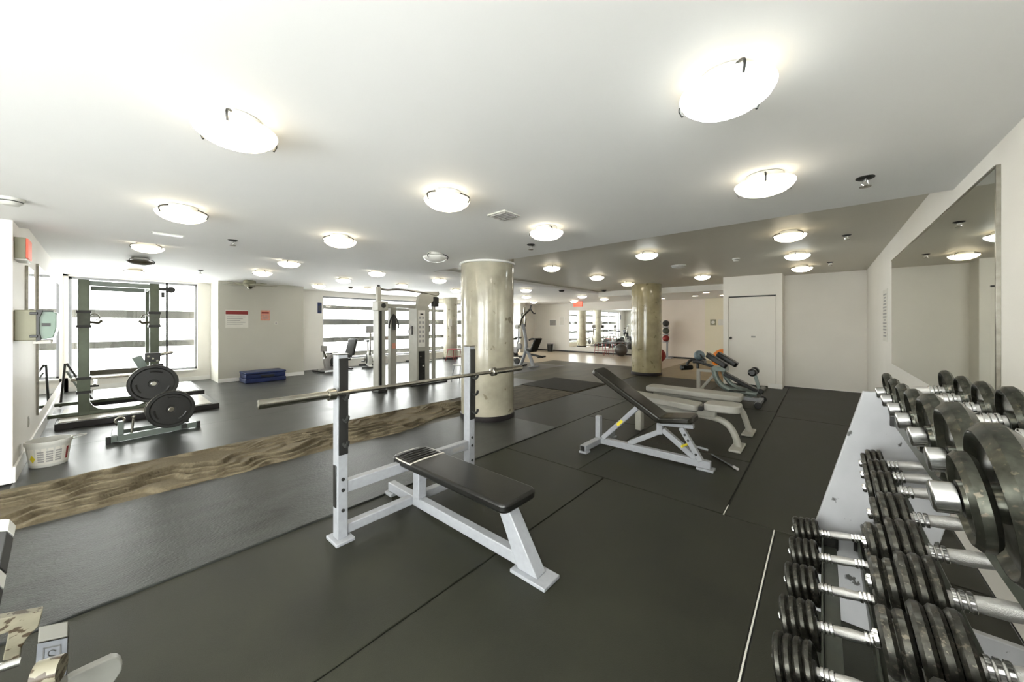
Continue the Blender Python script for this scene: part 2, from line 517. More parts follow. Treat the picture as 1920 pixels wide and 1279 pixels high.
# white partition column by the window
pt = struct('wall_partition', MB().box((WX - 0.1, 1.815, 0), (-10.77, 3.65, 2.6)), 'partition')
MB().box((-10.77, 1.815, 0.001), (-10.762, 3.65, 1.268)).build('lower_panel', M['partition'], pt)
struct('baseboard_partition', MB().box((-10.76, 1.81, 0), (-10.745, 3.66, 0.09)), 'trim', bevel=0.003)
struct('baseboard_left', MB().box((-11.68, LY, 0), (-5.362, LY + 0.018, 0.14)), 'trim', bevel=0.004)
struct('baseboard_left_end', MB().box((-5.38, NY, 0), (-5.362, LY, 0.14)), 'trim', bevel=0.004)
struct('baseboard_window', MB().box((WX, W1[0], 0), (WX + 0.015, 1.81, 0.1)), 'trim', bevel=0.003)
struct('baseboard_end', MB().box((-11.6, EY - 0.016, 0), (-3.42, EY, 0.06)), 'dark_metal', bevel=0.002)
struct('trim_2', MB().box((-0.64, 10.085, 0), (RX, 10.1, 0.012)), 'trim')

# pillars
def pillar(name, x, y, r, top, label, m='pillar'):
    o = struct(name, MB((x, y, 0)).lathe([(r, 0.0), (r, top)], (x, y, 0), n=64), m, label)
    MB((x, y, 0)).lathe([(r + 0.006, 0.0), (r + 0.01, 0.01), (r + 0.01, 0.075), (r + 0.004, 0.08)], (x, y, 0), n=64).build('base_band', M['black_base'], o)
    return o


p1 = pillar('pillar_1', -3.85, 3.86, 0.4, TAN, 'thick polished pillar beside the bench press')
MB((-3.85, 3.86, 0)).lathe([(0.405, LOW - 0.03), (0.42, LOW - 0.025), (0.42, LOW - 0.001), (0.405, LOW - 0.0005)], (-3.85, 3.86, 0), n=64).build('top_ring', M['trim'], p1)
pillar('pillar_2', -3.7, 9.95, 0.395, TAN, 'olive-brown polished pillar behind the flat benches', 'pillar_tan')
pillar('pillar_3', -11.2, 9.15, 0.28, MIDC, 'slim pillar by the long window')
pillar('pillar_4', -11.0, 11.5, 0.28, MIDC, 'slim pillar at the far end of the window')
tag(MB((-10.96, 8.98, 1.3)).lathe([(0.0, 0), (0.0, 0.001)], (-10.96, 8.98, 1.3)).box((-10.98, 8.87, 1.3), (-10.955, 9.07, 1.58)).build('notice', M['paper'], None),
    'small white notice on the slim pillar by the window', 'notice')

# ------------------------------------------------------------ mirrors
def mirror(name, a, b, m, label, rim):
    mid = ((a[0] + b[0]) / 2, (a[1] + b[1]) / 2, a[2])
    t = thing(name, label, 'mirror', mid)
    MB(mid).box(a, b).build('mirror_glass', M[m], t)
    for r in rim:
        MB(mid).box(*r).build('frame_strip', M['steel'], t, 0.001, 1)
    return t


mirror('wall_mirror', (0.655, 2.95, 0.9), (0.67, 6.53, 2.185), 'mirror', 'large frameless mirror on the wall over the dumbbell rack',
       [((0.653, 2.935, 0.9), (0.67, 2.95, 2.195)), ((0.65, 2.95, 2.185), (0.67, 6.53, 2.195))])
mirror('wall_mirror', (-11.5, LY, 0.3), (-7.15, LY + 0.012, 2.11), 'mirror_clear', 'tall mirror on the wall beside the power rack',
       [((-7.15, LY, 0.3), (-7.125, LY + 0.02, 2.12))])
mirror('wall_mirror', (-6.75, LY, 1.45), (-6.2, LY + 0.012, 2.0), 'mirror_clear', 'small mirror above the paper towel dispenser',
       [((-6.2, LY, 1.45), (-6.18, LY + 0.02, 2.0))])
mirror('wall_mirror', (-9.5, EY - 0.015, 0.27), (-6.1, EY, 2.04), 'mirror_clear', 'wide mirror on the far end wall behind the stools', [])

# ------------------------------------------------------------ ceiling fixtures
def bowl_mesh(m):
    pr = [(0.02, -0.12), (0.07, -0.115), (0.115, -0.1), (0.145, -0.077), (0.156, -0.058), (0.156, -0.053), (0.145, -0.056), (0.1, -0.07)]
    me = MB().lathe(pr, (0, 0, 0), n=40).mesh('glass_bowl', M[m])
    me.materials.append(M['lamp_inner'] if m not in ('lamp_off', 'lamp_bronze') else M[m])
    last = len(me.polygons) - 1
    for p in me.polygons:
        if 5 * 40 <= p.index and p.index != last - 1:
            p.material_index = 1
    return me


BOWL = {k: bowl_mesh(k) for k in ('lamp_warm', 'lamp_mid', 'lamp_cool', 'lamp_off', 'lamp_bronze')}
proto = thing('ceiling_light', 'x', 'ceiling light', (0, 0, 0))
g_ = bpy.data.objects.new('glass_bowl', BOWL['lamp_warm'])
COL.objects.link(g_)
g_.parent = proto
MB().lathe([(0.09, 0.0), (0.1, -0.006), (0.1, -0.03), (0.07, -0.045), (0.03, -0.05)], (0, 0, 0), n=24).build('base_pan', M['white_plastic'], proto)
for a in (20, 140, 260):
    c, s = math.cos(R(a)), math.sin(R(a))
    MB().tube([(0.09 * c, 0.09 * s, -0.012), (0.15 * c, 0.15 * s, -0.035), (0.166 * c, 0.166 * s, -0.055), (0.152 * c, 0.152 * s, -0.085)], 0.005, 6, 1).build('clip', M['dark_metal'], proto)

rows = [
    ('lit ceiling light in the row above the dumbbell aisle', -0.27, LOW, [(1.519, 'lamp_cool'), (2.67, 'lamp_mid')]),
    ('lit ceiling light in the row above the bench press', -1.965, LOW, [(0.393, 'lamp_warm'), (1.575, 'lamp_warm'), (2.754, 'lamp_mid')]),
    ('lit ceiling light in the row above the brown carpet', -3.765, LOW, [(0.413, 'lamp_warm'), (1.621, 'lamp_warm')]),
    ('lit ceiling light in the raised row leading to the closet', -0.29, TAN, [(5.275, 'lamp_warm'), (6.89, 'lamp_cool'), (8.517, 'lamp_warm')]),
    ('lit ceiling light in the raised middle row over the flat benches', -1.99, TAN, [(5.368, 'lamp_cool'), (8.644, 'lamp_mid')]),
    ('lit ceiling light in the raised row between the two thick pillars', -3.77, TAN, [(5.456, 'lamp_mid'), (7.206, 'lamp_mid'), (8.86, 'lamp_warm')]),
    ('lit ceiling light in the window-side row nearest the soffit', -6.46, MIDC, [(0.39, 'lamp_warm'), (1.981, 'lamp_mid'), (3.475, 'lamp_mid'), (4.957, 'lamp_mid'), (8.05, 'lamp_mid'), (11.24, 'lamp_cool'), (12.93, 'lamp_warm')]),
    ('lit ceiling light in the middle window-side row', -8.03, MIDC, [(2.014, 'lamp_warm'), (3.537, 'lamp_mid'), (4.993, 'lamp_mid'), (6.761, 'lamp_mid'), (10.026, 'lamp_mid'), (13.27, 'lamp_mid')]),
    ('lit ceiling light in the row nearest the windows', -9.73, MIDC, [(0.425, 'lamp_warm'), (3.655, 'lamp_mid'), (4.95, 'lamp_mid'), (12.66, 'lamp_mid')]),
]
first = True
for lab, x, z, ls in rows:
    for i, (y, m) in enumerate(ls):
        pos = ORD[i] + (' to the camera' if i == 0 else ' from the camera')
        o = dup(proto, (x, y, z), R(random.uniform(0, 120)), lab + ', ' + pos, 'lit frosted bowl ceiling lights', {'glass_bowl': BOWL[m]})
for x, y, w in ((-0.27, -0.75, 'behind the near end of the dumbbell rack'), (-1.965, -2.2, 'by the added rear window'), (-0.27, 0.3, 'right over the camera')):  # unseen lamps added for the light they give
    dup(proto, (x, y, LOW), 0.3, 'lit ceiling light added out of view, ' + w, 'added ceiling lights out of view', {'glass_bowl': BOWL['lamp_mid']})
dup(proto, (-3.758, 2.819, LOW), 0.5, 'unlit frosted ceiling light beside the thick front pillar', None, {'glass_bowl': BOWL['lamp_off']})
dup(proto, (-8.005, 0.401, MIDC), 0.9, 'dark unlit ceiling light over the power rack', None, {'glass_bowl': BOWL['lamp_bronze']})
for ch in list(proto.children):
    bpy.data.objects.remove(ch)
bpy.data.objects.remove(proto)

# recessed lamps of the studio
for i, (x, y) in enumerate(((-2.7, 12.2), (-3.3, 13.4), (-2.5, 13.6), (-4.4, 12.6), (-4.6, 14.0))):
    t = thing('recessed_light', 'small recessed ceiling lamp in the far studio, ' + ('nearest the closet', 'second beyond the beam', 'behind the closet edge', 'beside the rear pillar', 'deepest by the end wall')[i], 'ceiling light', (x, y, 2.36), 0, 'recessed studio lamps')
    MB().lathe([(0.12, 0.0), (0.12, -0.008), (0.09, -0.012), (0.09, 0.0)], (0, 0, 0), n=20).build('trim_ring', M['trim'], t)
    MB().lathe([(0.085, -0.001), (0.085, -0.009), (0.02, -0.01)], (0, 0, 0), n=20).build('lens', M['lamp_small'], t)


def sprinkler(x, y, z, label):
    t = thing('fire_sprinkler', label, 'sprinkler', (x, y, z), 0.4, 'ceiling sprinkler heads')
    MB().lathe([(0.045, 0.0), (0.045, -0.006), (0.03, -0.014), (0.012, -0.016)], (0, 0, 0), n=20).build('escutcheon', M['dark_metal'], t)
    b = MB().tube([(0.0, 0, -0.012), (0, 0, -0.03)], 0.009, 8)
    for s in (-1, 1):
        b.tube([(0.012 * s, 0, -0.02), (0.018 * s, 0, -0.04), (0.004 * s, 0, -0.055)], 0.0035, 6)
    b.build('frame_arms', M['chrome'], t)
    MB().lathe([(0.004, -0.052), (0.028, -0.056), (0.028, -0.06), (0.004, -0.061)], (0, 0, 0), n=16).build('deflector', M['steel'], t)


sprinkler(0.2, 3.12, LOW, 'dark ceiling sprinkler above the wall mirror')
sprinkler(-4.843, 0.94, LOW, 'dark ceiling sprinkler near the left soffit edge')
sprinkler(-2.53, 3.24, LOW, 'dark ceiling sprinkler just before the thick front pillar')
sprinkler(0.22, 5.96, TAN, 'dark ceiling sprinkler on the raised ceiling near the wall mirror')
sprinkler(0.1, 8.4, TAN, 'small dark sprinkler by the far white wall')
sprinkler(-9.0, 1.25, MIDC, 'small dark sprinkler near the power rack window')


def ceiling_disc(x, y, z, label, r=0.07, name='smoke_detector', cat='smoke detector', m='white_plastic'):
    t = thing(name, label, cat, (x, y, z))
    MB().lathe([(r, 0), (r * 1.02, -0.01), (r, -0.016)], (0, 0, 0), n=24).build('mount', M[m], t)
    MB().lathe([(r * 0.85, -0.016), (r * 0.86, -0.034), (r * 0.6, -0.05), (r * 0.2, -0.052)], (0, 0, 0), n=24).build('sensor_body', M[m], t)
    MB().lathe([(r * 0.87, -0.021), (r * 0.87, -0.028)], (0, 0, 0), n=24).build('vent_slot', M['dark_metal'], t)
    return t


ceiling_disc(-4.451, -0.43, LOW, 'white smoke detector at the left edge of the ceiling', 0.065)
ceiling_disc(-2.02, 7.03, TAN, 'white smoke detector on the raised ceiling before the closet', 0.13)
ceiling_disc(-1.08, 6.9, TAN, 'flat white disc detector on the raised ceiling', 0.055)
ceiling_disc(-6.0, 9.2, MIDC, 'dark ceiling speaker past the thick pillar', 0.09, 'ceiling_speaker', 'speaker', 'dark_metal')
ceiling_disc(-5.3 , 10.6, TAN, 'dark ceiling speaker by the studio beam', 0.08, 'ceiling_speaker', 'speaker', 'dark_metal')
ceiling_disc(-9.9, 4.55, MIDC, 'brown ceiling sensor over the bikes', 0.06, 'ceiling_sensor', 'sensor', 'lamp_bronze')

t = thing('ceiling_vent', 'small square grey vent in the near ceiling', 'vent', (-2.01, 2.21, LOW), 0.0)
MB().box((-0.1, -0.1, -0.012), (0.1, 0.1, 0)).build('frame', M['white_plastic'], t, 0.003)
for i in range(5):
    MB().box((-0.08, -0.08 + i * 0.034, -0.02), (0.08, -0.058 + i * 0.034, -0.012)).build('slat', M['print_grey'], t)
t = thing('ceiling_slot', 'thin bright strip fixture in the near ceiling', 'vent', (-5.02, 0.447, LOW), 0.0)
MB().box((-0.03, -0.11, -0.012), (0.03, 0.11, 0)).build('lens_strip', M['trim'], t, 0.003)
MB().box((-0.036, -0.118, -0.006), (0.036, 0.118, 0)).build('frame', M['white_plastic'], t)

# ceiling fans, low over the window side
def fan(x, y, z, label, rz):
    t = thing('ceiling_fan', label, 'ceiling fan', (x, y, z), rz)
    MB().lathe([(0.1, 0), (0.12, -0.02), (0.13, -0.08), (0.1, -0.13), (0.06, -0.15)], (0, 0, 0), n=24).build('motor', M['beige_box'], t)
    MB().lathe([(0.05, -0.15), (0.06, -0.17), (0.04, -0.2), (0.01, -0.21)], (0, 0, 0), n=16).build('hub_cap', M['steel'], t)
    for k in range(5):
        a = 2 * math.pi * k / 5
        c, s = math.cos(a), math.sin(a)
        MB().bar((0.12 * c, 0.12 * s, -0.11), (0.55 * c, 0.55 * s, -0.1), 0.12, 0.008).build('blade', M['beige_box'], t, 0.003, 1)
    return t


fan(-10.2, 2.3, MIDC, 'beige ceiling fan in front of the partition with the red poster', 0.3)

# ------------------------------------------------------------ wall fixtures
o = (-5.6, LY, 1.98)
t = thing('exit_sign', 'beige exit sign box with red face high on the wall end', 'exit sign', o)
MB(o).box((-5.74, LY, 1.99), (-5.46, LY + 0.062, 2.18)).build('housing', M['beige_box'], t, 0.004)
MB(o).box((-5.735, LY + 0.062, 2.0), (-5.465, LY + 0.075, 2.175)).build('face', M['exit_red'], t)
MB(o).box((-5.73, LY, 1.975), (-5.47, LY + 0.07, 1.99)).build('bottom_lens', M['white_plastic'], t)

o = (-5.6, LY, 1.2)
t = thing('paper_towel_dispenser', 'beige paper towel dispenser with dark levers and smoky front', 'dispenser', o)
MB(o).box((-5.8, LY, 1.245), (-5.44, LY + 0.125, 1.525)).build('cabinet', M['beige_box'], t, 0.008)
MB(o).prism([(-5.8, LY + 0.125, 1.25), (-5.8, LY + 0.215, 1.265), (-5.8, LY + 0.235, 1.36), (-5.8, LY + 0.235, 1.5), (-5.8, LY + 0.2, 1.52), (-5.8, LY + 0.125, 1.523)], (0.34, 0, 0)).build('front_cover', M['smoke'], t, 0.006)
MB(o).prism([(-5.458, LY + 0.12, 1.235), (-5.458, LY + 0.15, 1.25), (-5.458, LY + 0.138, 1.32), (-5.458, LY + 0.138, 1.45), (-5.458, LY + 0.16, 1.525), (-5.458, LY + 0.12, 1.528)], (0.022, 0, 0)).build('cover_edge', M['plastic'], t, 0.002)
MB(o).box((-5.458, LY + 0.14, 1.512), (-5.44, LY + 0.22, 1.524)).build('cover_edge', M['plastic'], t, 0.002)
for z in (1.285, 1.495):
    MB(o).box((-5.445, LY + 0.085, z - 0.012), (-5.425, LY + 0.13, z + 0.012)).build('latch', M['plastic'], t, 0.003)
MB(o).box((-5.459, LY + 0.15, 1.375), (-5.456, LY + 0.2, 1.405)).build('badge', M['plastic'], t, 0.001)
MB(o).box((-5.76, LY + 0.1, 1.215), (-5.48, LY + 0.2, 1.245)).build('paper_lip', M['paper'], t)


def poster(name, label, cat, x, y0, y1, z0, z1, m, bands=(), nrm=1):
    o = (x, (y0 + y1) / 2, z0)
    t = thing(name, label, cat, o)
    MB(o).box((x, y0, z0), (x + 0.004, y1, z1)).build('sheet', M[m], t)
    for a, b, c, d, mm in bands:
        MB(o).box((x + 0.004, a, c), (x + 0.005, b, d)).build('print', M[mm], t)
    return t


poster('poster', 'white poster with dark red heading band on the partition', 'poster', -10.77, 1.95, 2.4, 1.3, 1.73, 'paper',
       [(1.955, 2.395, 1.625, 1.71, 'red')] + [(1.98, 2.34 - 0.05 * (k % 3), 1.56 - k * 0.045, 1.575 - k * 0.045, 'print_grey') for k in range(5)])
poster('poster', 'small salmon poster to the right of the heading poster', 'poster', -10.77, 2.66, 2.86, 1.48, 1.74, 'salmon',
       [(2.68, 2.84, 1.66, 1.7, 'red')] + [(2.69, 2.83, 1.52 + k * 0.04, 1.53 + k * 0.04, 'print_grey') for k in range(3)])
poster('wall_tag', 'tiny grey tag on the partition under the salmon poster', 'notice', -10.77, 2.97, 3.03, 1.38, 1.45, 'paper', [(2.98, 3.02, 1.4, 1.43, 'print_grey')])
poster('poster', 'dark blue narrow poster at the edge of the long window', 'poster', WX + 0.001, 4.36, 4.48, 1.72, 2.05, 'blue', [(4.38, 4.46, 1.8, 1.95, 'slate')])
# list of rules on the right wall
o = (0.67, 7.28, 1.15)
t = thing('notice', 'white notice of many short text lines beside the wall mirror', 'notice', o)
MB(o).box((0.664, 7.05, 1.15), (0.67, 7.5, 1.88)).build('sheet', M['paper'], t)
for k in range(14):
    w = (0.3, 0.2, 0.22, 0.3, 0.34, 0.3, 0.36, 0.34, 0.18, 0.36, 0.33, 0.34, 0.24, 0.3)[k]
    MB(o).box((0.662, 7.28 - w / 2, 1.8 - k * 0.045), (0.664, 7.28 + w / 2, 1.822 - k * 0.045)).build('print', M['print_grey'], t)
# notices on the far end wall
for x, z, w, h, m, lab in ((-10.5, 1.28, 0.42, 0.34, 'print_grey', 'grey framed panel on the far end wall'), (-9.95, 1.3, 0.3, 0.45, 'paper', 'pale notice left of the far mirror')):
    o = (x, EY, z)
    t = thing('wall_panel', lab, 'panel', o)
    MB(o).box((x - w / 2, EY - 0.02, z), (x + w / 2, EY, z + h)).build('frame', M['trim'], t)
    MB(o).box((x - w / 2 + 0.03, EY - 0.025, z + 0.03), (x + w / 2 - 0.03, EY - 0.02, z + h - 0.03)).build('face', M[m], t)
for x, m, lab in ((-3.12, 'beige_box', 'olive square wall plate beside the closet edge'), (-2.85, 'paper', 'pale square wall plate beside the closet edge')):
    o = (x, EY - 0.12, 1.34)
    t = thing('wall_plate', lab, 'wall plate', o)
    MB(o).box((x - 0.1, EY - 0.14, 1.34), (x + 0.1, EY - 0.12, 1.56)).build('plate', M[m], t, 0.004)
    MB(o).lathe([(0.06, 0.02), (0.06, 0.026), (0.04, 0.03)], (x, EY - 0.12, 1.45), (0, -1, 0), 20).build('dial', M['paper'], t)
o = (-8.0, 13.6, MIDC)
t = thing('exit_sign', 'orange-red exit sign hanging far off by the end wall', 'exit sign', o)
MB(o).box((-8.24, 13.57, MIDC - 0.28), (-7.8, 13.63, MIDC - 0.05)).build('housing', M['exit_red'], t, 0.005)
MB(o).box((-8.03, 13.59, MIDC - 0.05), (-7.99, 13.61, MIDC)).build('hanger', M['white_plastic'], t)
for x, y, z, lab in ((-6.4, LY, 0.3, 'small white outlet plate low on the wall by the bucket'),):
    o = (x, y, z)
    t = thing('wall_outlet', lab, 'outlet', o)
    MB(o).box((x - 0.035, y, z), (x + 0.035, y + 0.006, z + 0.11)).build('plate', M['white_plastic'], t, 0.002)
    MB(o).box((x - 0.015, y + 0.006, z + 0.02), (x + 0.015, y + 0.008, z + 0.09)).build('socket', M['print_grey'], t)

# ------------------------------------------------------------ carpet runner
def runner():
    nx, ny = 150, 300
    x0, x1, y0, y1 = -5.19, -4.08, -2.2, 4.17
    vs, fs = [], []
    from mathutils import noise as N
    for j in range(ny + 1):
        for i in range(nx + 1):
            u, v = i / nx, j / ny
            y = y0 + (y1 - y0) * v
            edge = 0.035 * N.noise(Vector((0.9 * y, 3.1, 0)))
            xr = x1 - 0.25 * min(1.0, max(0.0, (y - 2.6) / 0.7))
            x = x0 + (xr - x0) * u + (edge * u)
            # folds that rise gently from the window side and drop steeply, slightly overhanging, towards the benches
            q = x * 7.6 + 1.7 * N.noise(Vector((x * 1.1, y * 0.95, 0))) + 1.3 * N.noise(Vector((x * 2.4 + 7, y * 3.4, 3))) + 0.35 * N.noise(Vector((x * 4, y * 8, 6))) + 0.3 * y
            k = math.floor(q)
            p = q - k
            h = p / 0.84 if p < 0.84 else (1 - p) / 0.16
            h = h * h * (3 - 2 * h)
            g = min(1.0, max(0.0, 0.2 + 0.5 * u + 1.6 * N.noise(Vector((k * 3.7, y * 0.85, 20)))))
            e = min(1.0, min(u, 1 - u) * 9)
            z = 0.003 + (0.07 * h * g + 0.008 * max(0.0, N.noise(Vector((x * 9, y * 4, 2))))) * e
            x += 0.07 * h * g * e
            vs.append((x, y, z))
    for j in range(ny):
        for i in range(nx):
            a = j * (nx + 1) + i
            fs.append((a, a + 1, a + nx + 2, a + nx + 1))
    o = MB((-4.6, 1.0, 0)).add(vs, fs).build('carpet_runner', M['carpet'], None, sharp=180)
    s = o.modifiers.new('solid', 'SOLIDIFY')
    s.thickness = 0.004
    return tag(o, 'rumpled brown carpet strip running between the rubber mats', 'carpet')


runner()
tag(MB((-4.5, 7.0, 0)).box((-5.24, 6.33, -0.0018), (-3.8, 7.72, 0.008)).build('floor_mat', M['mat_dark'], None, 0.002),
    'dark flat mat on the carpet beyond the thick front pillar', 'mat')

# ------------------------------------------------------------ bench press and barbell
BO = (-2.3, 1.58, 0)
bp = thing('bench_press', 'white-framed flat bench press with black pad holding the barbell', 'weight bench', BO)
for y in (1.02, 2.14):
    u = MB(BO).box((-2.40, y - 0.032, 0.02), (-2.325, y + 0.032, 1.2)).build('upright', M['white_metal'], bp, 0.005)
    MB(BO).box((-2.325, y - 0.03, 0.56), (-2.312, y + 0.03, 1.178)).build('hook_plate', M['plastic'], u, 0.004)
    MB(BO).box((-2.406, y - 0.035, 1.2), (-2.319, y + 0.035, 1.208)).build('end_cap', M['steel'], u, 0.002)
    for z in (0.93, 0.79, 0.63):
        MB(BO).tube([(-2.315, y, z), (-2.285, y, z - 0.012), (-2.262, y, z), (-2.252, y, z + 0.028)], 0.011, 8, 1).build('hook', M['dark_metal'], u)
    sgn = -1 if y < 1.5 else 1
    MB(BO).box((-2.385, y + sgn * 0.032 - 0.006, 0.22), (-2.345, y + sgn * 0.032 + 0.006, 0.49)).build('guard_strip', M['plastic'], u, 0.003)
    for z in (0.33, 0.2, 0.4):
        MB(BO).lathe([(0.011, 0), (0.011, 0.006), (0.004, 0.008)], (-2.325, y, z), (1, 0, 0), 8).build('bolt', M['dark_metal'], u)
    MB(BO).box((-2.44, y - 0.06, 0.0), (-2.28, y + 0.06, 0.022)).build('foot_plate', M['white_metal'], bp, 0.005)
MB(BO).box((-2.395, 1.052, 0.3), (-2.335, 2.108, 0.405 - 0.03)).build('upper_crossbar', M['white_metal'], bp, 0.006)
MB(BO).box((-2.334, 1.93, 0.32), (-2.3335, 2.06, 0.352)).build('maker_lettering', M['print_grey'], bp)
MB(BO).box((-2.4, 1.052, 0.03), (-2.34, 2.108, 0.09)).build('lower_crossbar', M['white_metal'], bp, 0.006)
MB(BO).box((-2.7, 1.55, 0.025), (-1.3, 1.61, 0.095)).build('spine', M['white_metal'], bp, 0.006)
MB(BO).box((-2.72, 1.53, 0), (-2.62, 1.63, 0.024)).build('foot_plate', M['white_metal'], bp, 0.004)
MB(BO).box((-2.335, 1.545, 0.09), (-2.26, 1.615, 0.36)).build('pad_post', M['white_metal'], bp, 0.006)
MB(BO).prism([(-1.47, 1.54, 0.345), (-1.38, 1.54, 0.345), (-1.16, 1.54, 0.02), (-1.3, 1.54, 0.02)], (0, 0.085, 0)).build('front_leg', M['white_metal'], bp, 0.006)
MB(BO).box((-1.33, 1.51, 0), (-1.09, 1.655, 0.02)).build('foot_plate', M['white_metal'], bp, 0.004)
MB(BO).box((-2.35, 1.56, 0.335), (-1.4, 1.61, 0.362)).build('pad_rail', M['white_metal'], bp, 0.003)


def pad_prism(o, x0, x1, yc, w0, w1, z0, z1, r=0.05):
    """Flat pad outline with rounded corners, wider at x0 by W0 and at x1 by W1."""
    pts = []
    for cx, cy, a0 in ((x1 - r, yc + w1 / 2 - r, 0), (x0 + r, yc + w0 / 2 - r, 90), (x0 + r, yc - w0 / 2 + r, 180), (x1 - r, yc - w1 / 2 + r, 270)):
        for k in range(6):
            a = R(a0 + k * 18)
            pts.append((cx + r * math.cos(a), cy + r * math.sin(a), z0))
    return MB(o).prism(pts, (0, 0, z1 - z0))


pad = pad_prism(BO, -2.46, -1.3, 1.585, 0.3, 0.3, 0.352, 0.408, 0.05).build('pad', M['vinyl'], bp, 0.016, 3)
MB(BO).tube([(-2.2, 1.437, 0.404), (-2.2, 1.5, 0.411), (-2.2, 1.67, 0.411), (-2.2, 1.733, 0.404)], 0.006, 6).build('piping', M['piping'], pad)
MB(BO).tube([(-2.2, 1.437, 0.4), (-2.38, 1.437, 0.4), (-2.445, 1.46, 0.401), (-2.463, 1.53, 0.401), (-2.463, 1.64, 0.401), (-2.445, 1.71, 0.401), (-2.38, 1.733, 0.4), (-2.2, 1.733, 0.4)], 0.005, 6, 1).build('piping', M['piping'], pad)
for k in range(5):
    x = -2.24 - 0.04 * k
    MB(BO).tube([(x, 1.46, 0.406), (x - 0.004, 1.53, 0.412), (x + 0.003, 1.63, 0.412), (x, 1.71, 0.406)], 0.007, 6, 1).build('tape_wrap', M['vinyl'], pad)

bo = (-2.29, 1.65, 0.96)
bb = thing('barbell', 'long steel barbell resting across the bench press hooks', 'barbell', bo)
p0, p1 = Vector((-2.325, 0.56, 0.957)), Vector((-2.262, 2.74, 0.961))
D = (p1 - p0).normalized()
MB(bo).lathe([(0.0145, 0.4), (0.0145, 1.78)], p0, D, 14).build('shaft', M['steel'], bb)
for s0, dr in ((p0, D), (p1, -D)):
    sl = MB(bo).lathe([(0.018, 0), (0.0255, 0.003), (0.0255, 0.36)], s0, dr, 18).build('sleeve', M['steel'], bb)
    MB(bo).lathe([(0.03, 0.36), (0.038, 0.364), (0.038, 0.405), (0.03, 0.41)], s0, dr, 18).build('collar', M['steel'], sl)

# ------------------------------------------------------------ adjustable bench
AO = (-1.4, 3.8, 0)
ab = thing('adjustable_bench', 'white adjustable bench with black backrest raised, beside the bench press', 'weight bench', AO)
Y = 3.8
wm = M['white_metal']
MB(AO).bar((-1.95, Y, 0.055), (-0.8, Y, 0.055), 0.06, 0.07).build('spine', wm, ab, 0.006)
xb = MB(AO).bar((-1.96, 3.42, 0.05), (-1.96, 4.16, 0.05), 0.07, 0.06).build('rear_crossbar', wm, ab, 0.006)
MB(AO).box((-2.0, 3.405, 0.0), (-1.91, 3.5, 0.02)).build('foot_plate', wm, xb, 0.003)
MB(AO).box((-1.985, 3.412, 0.025), (-1.935, 3.419, 0.075)).build('end_plug', M['plastic'], xb)
MB(AO).box((-2.0, 4.08, 0.0), (-1.91, 4.17, 0.02)).build('foot_plate', wm, xb, 0.003)
MB(AO).box((-0.92, Y - 0.05, 0), (-0.77, Y + 0.05, 0.022)).build('foot_plate', wm, ab, 0.003)
MB(AO).box((-1.995, Y - 0.03, 0.08), (-1.935, Y + 0.03, 0.33)).build('transport_post', wm, ab, 0.005)
sp = MB(AO).bar((-1.9, Y - 0.02, 0.09), (-1.5, Y - 0.02, 0.5), 0.045, 0.05).build('backrest_strut', wm, ab, 0.005)
MB(AO).bar((-1.72, Y - 0.046, 0.275), (-1.66, Y - 0.046, 0.335), 0.004, 0.03).build('warning_sticker', M['yellow'], sp)
MB(AO).bar((-1.6, Y, 0.09), (-1.26, Y, 0.29), 0.05, 0.05).build('brace', wm, ab, 0.005)
MB(AO).bar((-1.27, Y, 0.26), (-1.27, Y, 0.37), 0.06, 0.06).build('hinge_post', wm, ab, 0.005)
MB(AO).bar((-1.24, Y, 0.31), (-0.93, Y, 0.09), 0.055, 0.055).build('brace', wm, ab, 0.005)
al = MB(AO).bar((-1.06, Y - 0.02, 0.37), (-0.88, Y - 0.02, 0.08), 0.05, 0.05).build('seat_strut', wm, ab, 0.005)
MB(AO).tube([(-1.0, Y - 0.03, 0.22), (-1.03, Y - 0.11, 0.21)], 0.012, 8).build('pull_pin', M['yellow'], al)
MB(AO).tube([(-0.96, Y + 0.02, 0.2), (-0.86, Y + 0.14, 0.15)], 0.011, 8).build('pull_pin', wm, al)
for q in ((-1.02, 0.31), (-0.99, 0.26), (-0.92, 0.14)):
    MB(AO).lathe([(0.012, 0), (0.012, 0.005), (0.005, 0.007)], (q[0], Y - 0.045, q[1]), (0, -1, 0), 8).build('bolt', M['dark_metal'], al)
MB(AO).bar((-1.28, Y, 0.372), (-0.95, Y, 0.395), 0.06, 0.04).build('seat_bracket', wm, ab, 0.004)


def slope_pad(o, a, b, yc, w, th, name, m, parent, r=0.05):
    """Rounded pad lying from point A to point B (x, z), its underside on that line."""
    a, b = Vector((a[0], 0, a[1])), Vector((b[0], 0, b[1]))
    d = (b - a).normalized()
    n = Vector((-d.z, 0, d.x))
    if n.z < 0:
        n = -n
    L = (b - a).length
    pts = []
    for cx, cy, a0 in ((L - r, w / 2 - r, 0), (r, w / 2 - r, 90), (r, -w / 2 + r, 180), (L - r, -w / 2 + r, 270)):
        for k in range(5):
            t_ = R(a0 + k * 22.5)
            pts.append(a + d * (cx + r * math.cos(t_)) + Vector((0, yc + cy + r * math.sin(t_), 0)))
    return MB(o).prism(pts, n * th).build(name, m, parent, min(0.016, th * 0.3), 3)


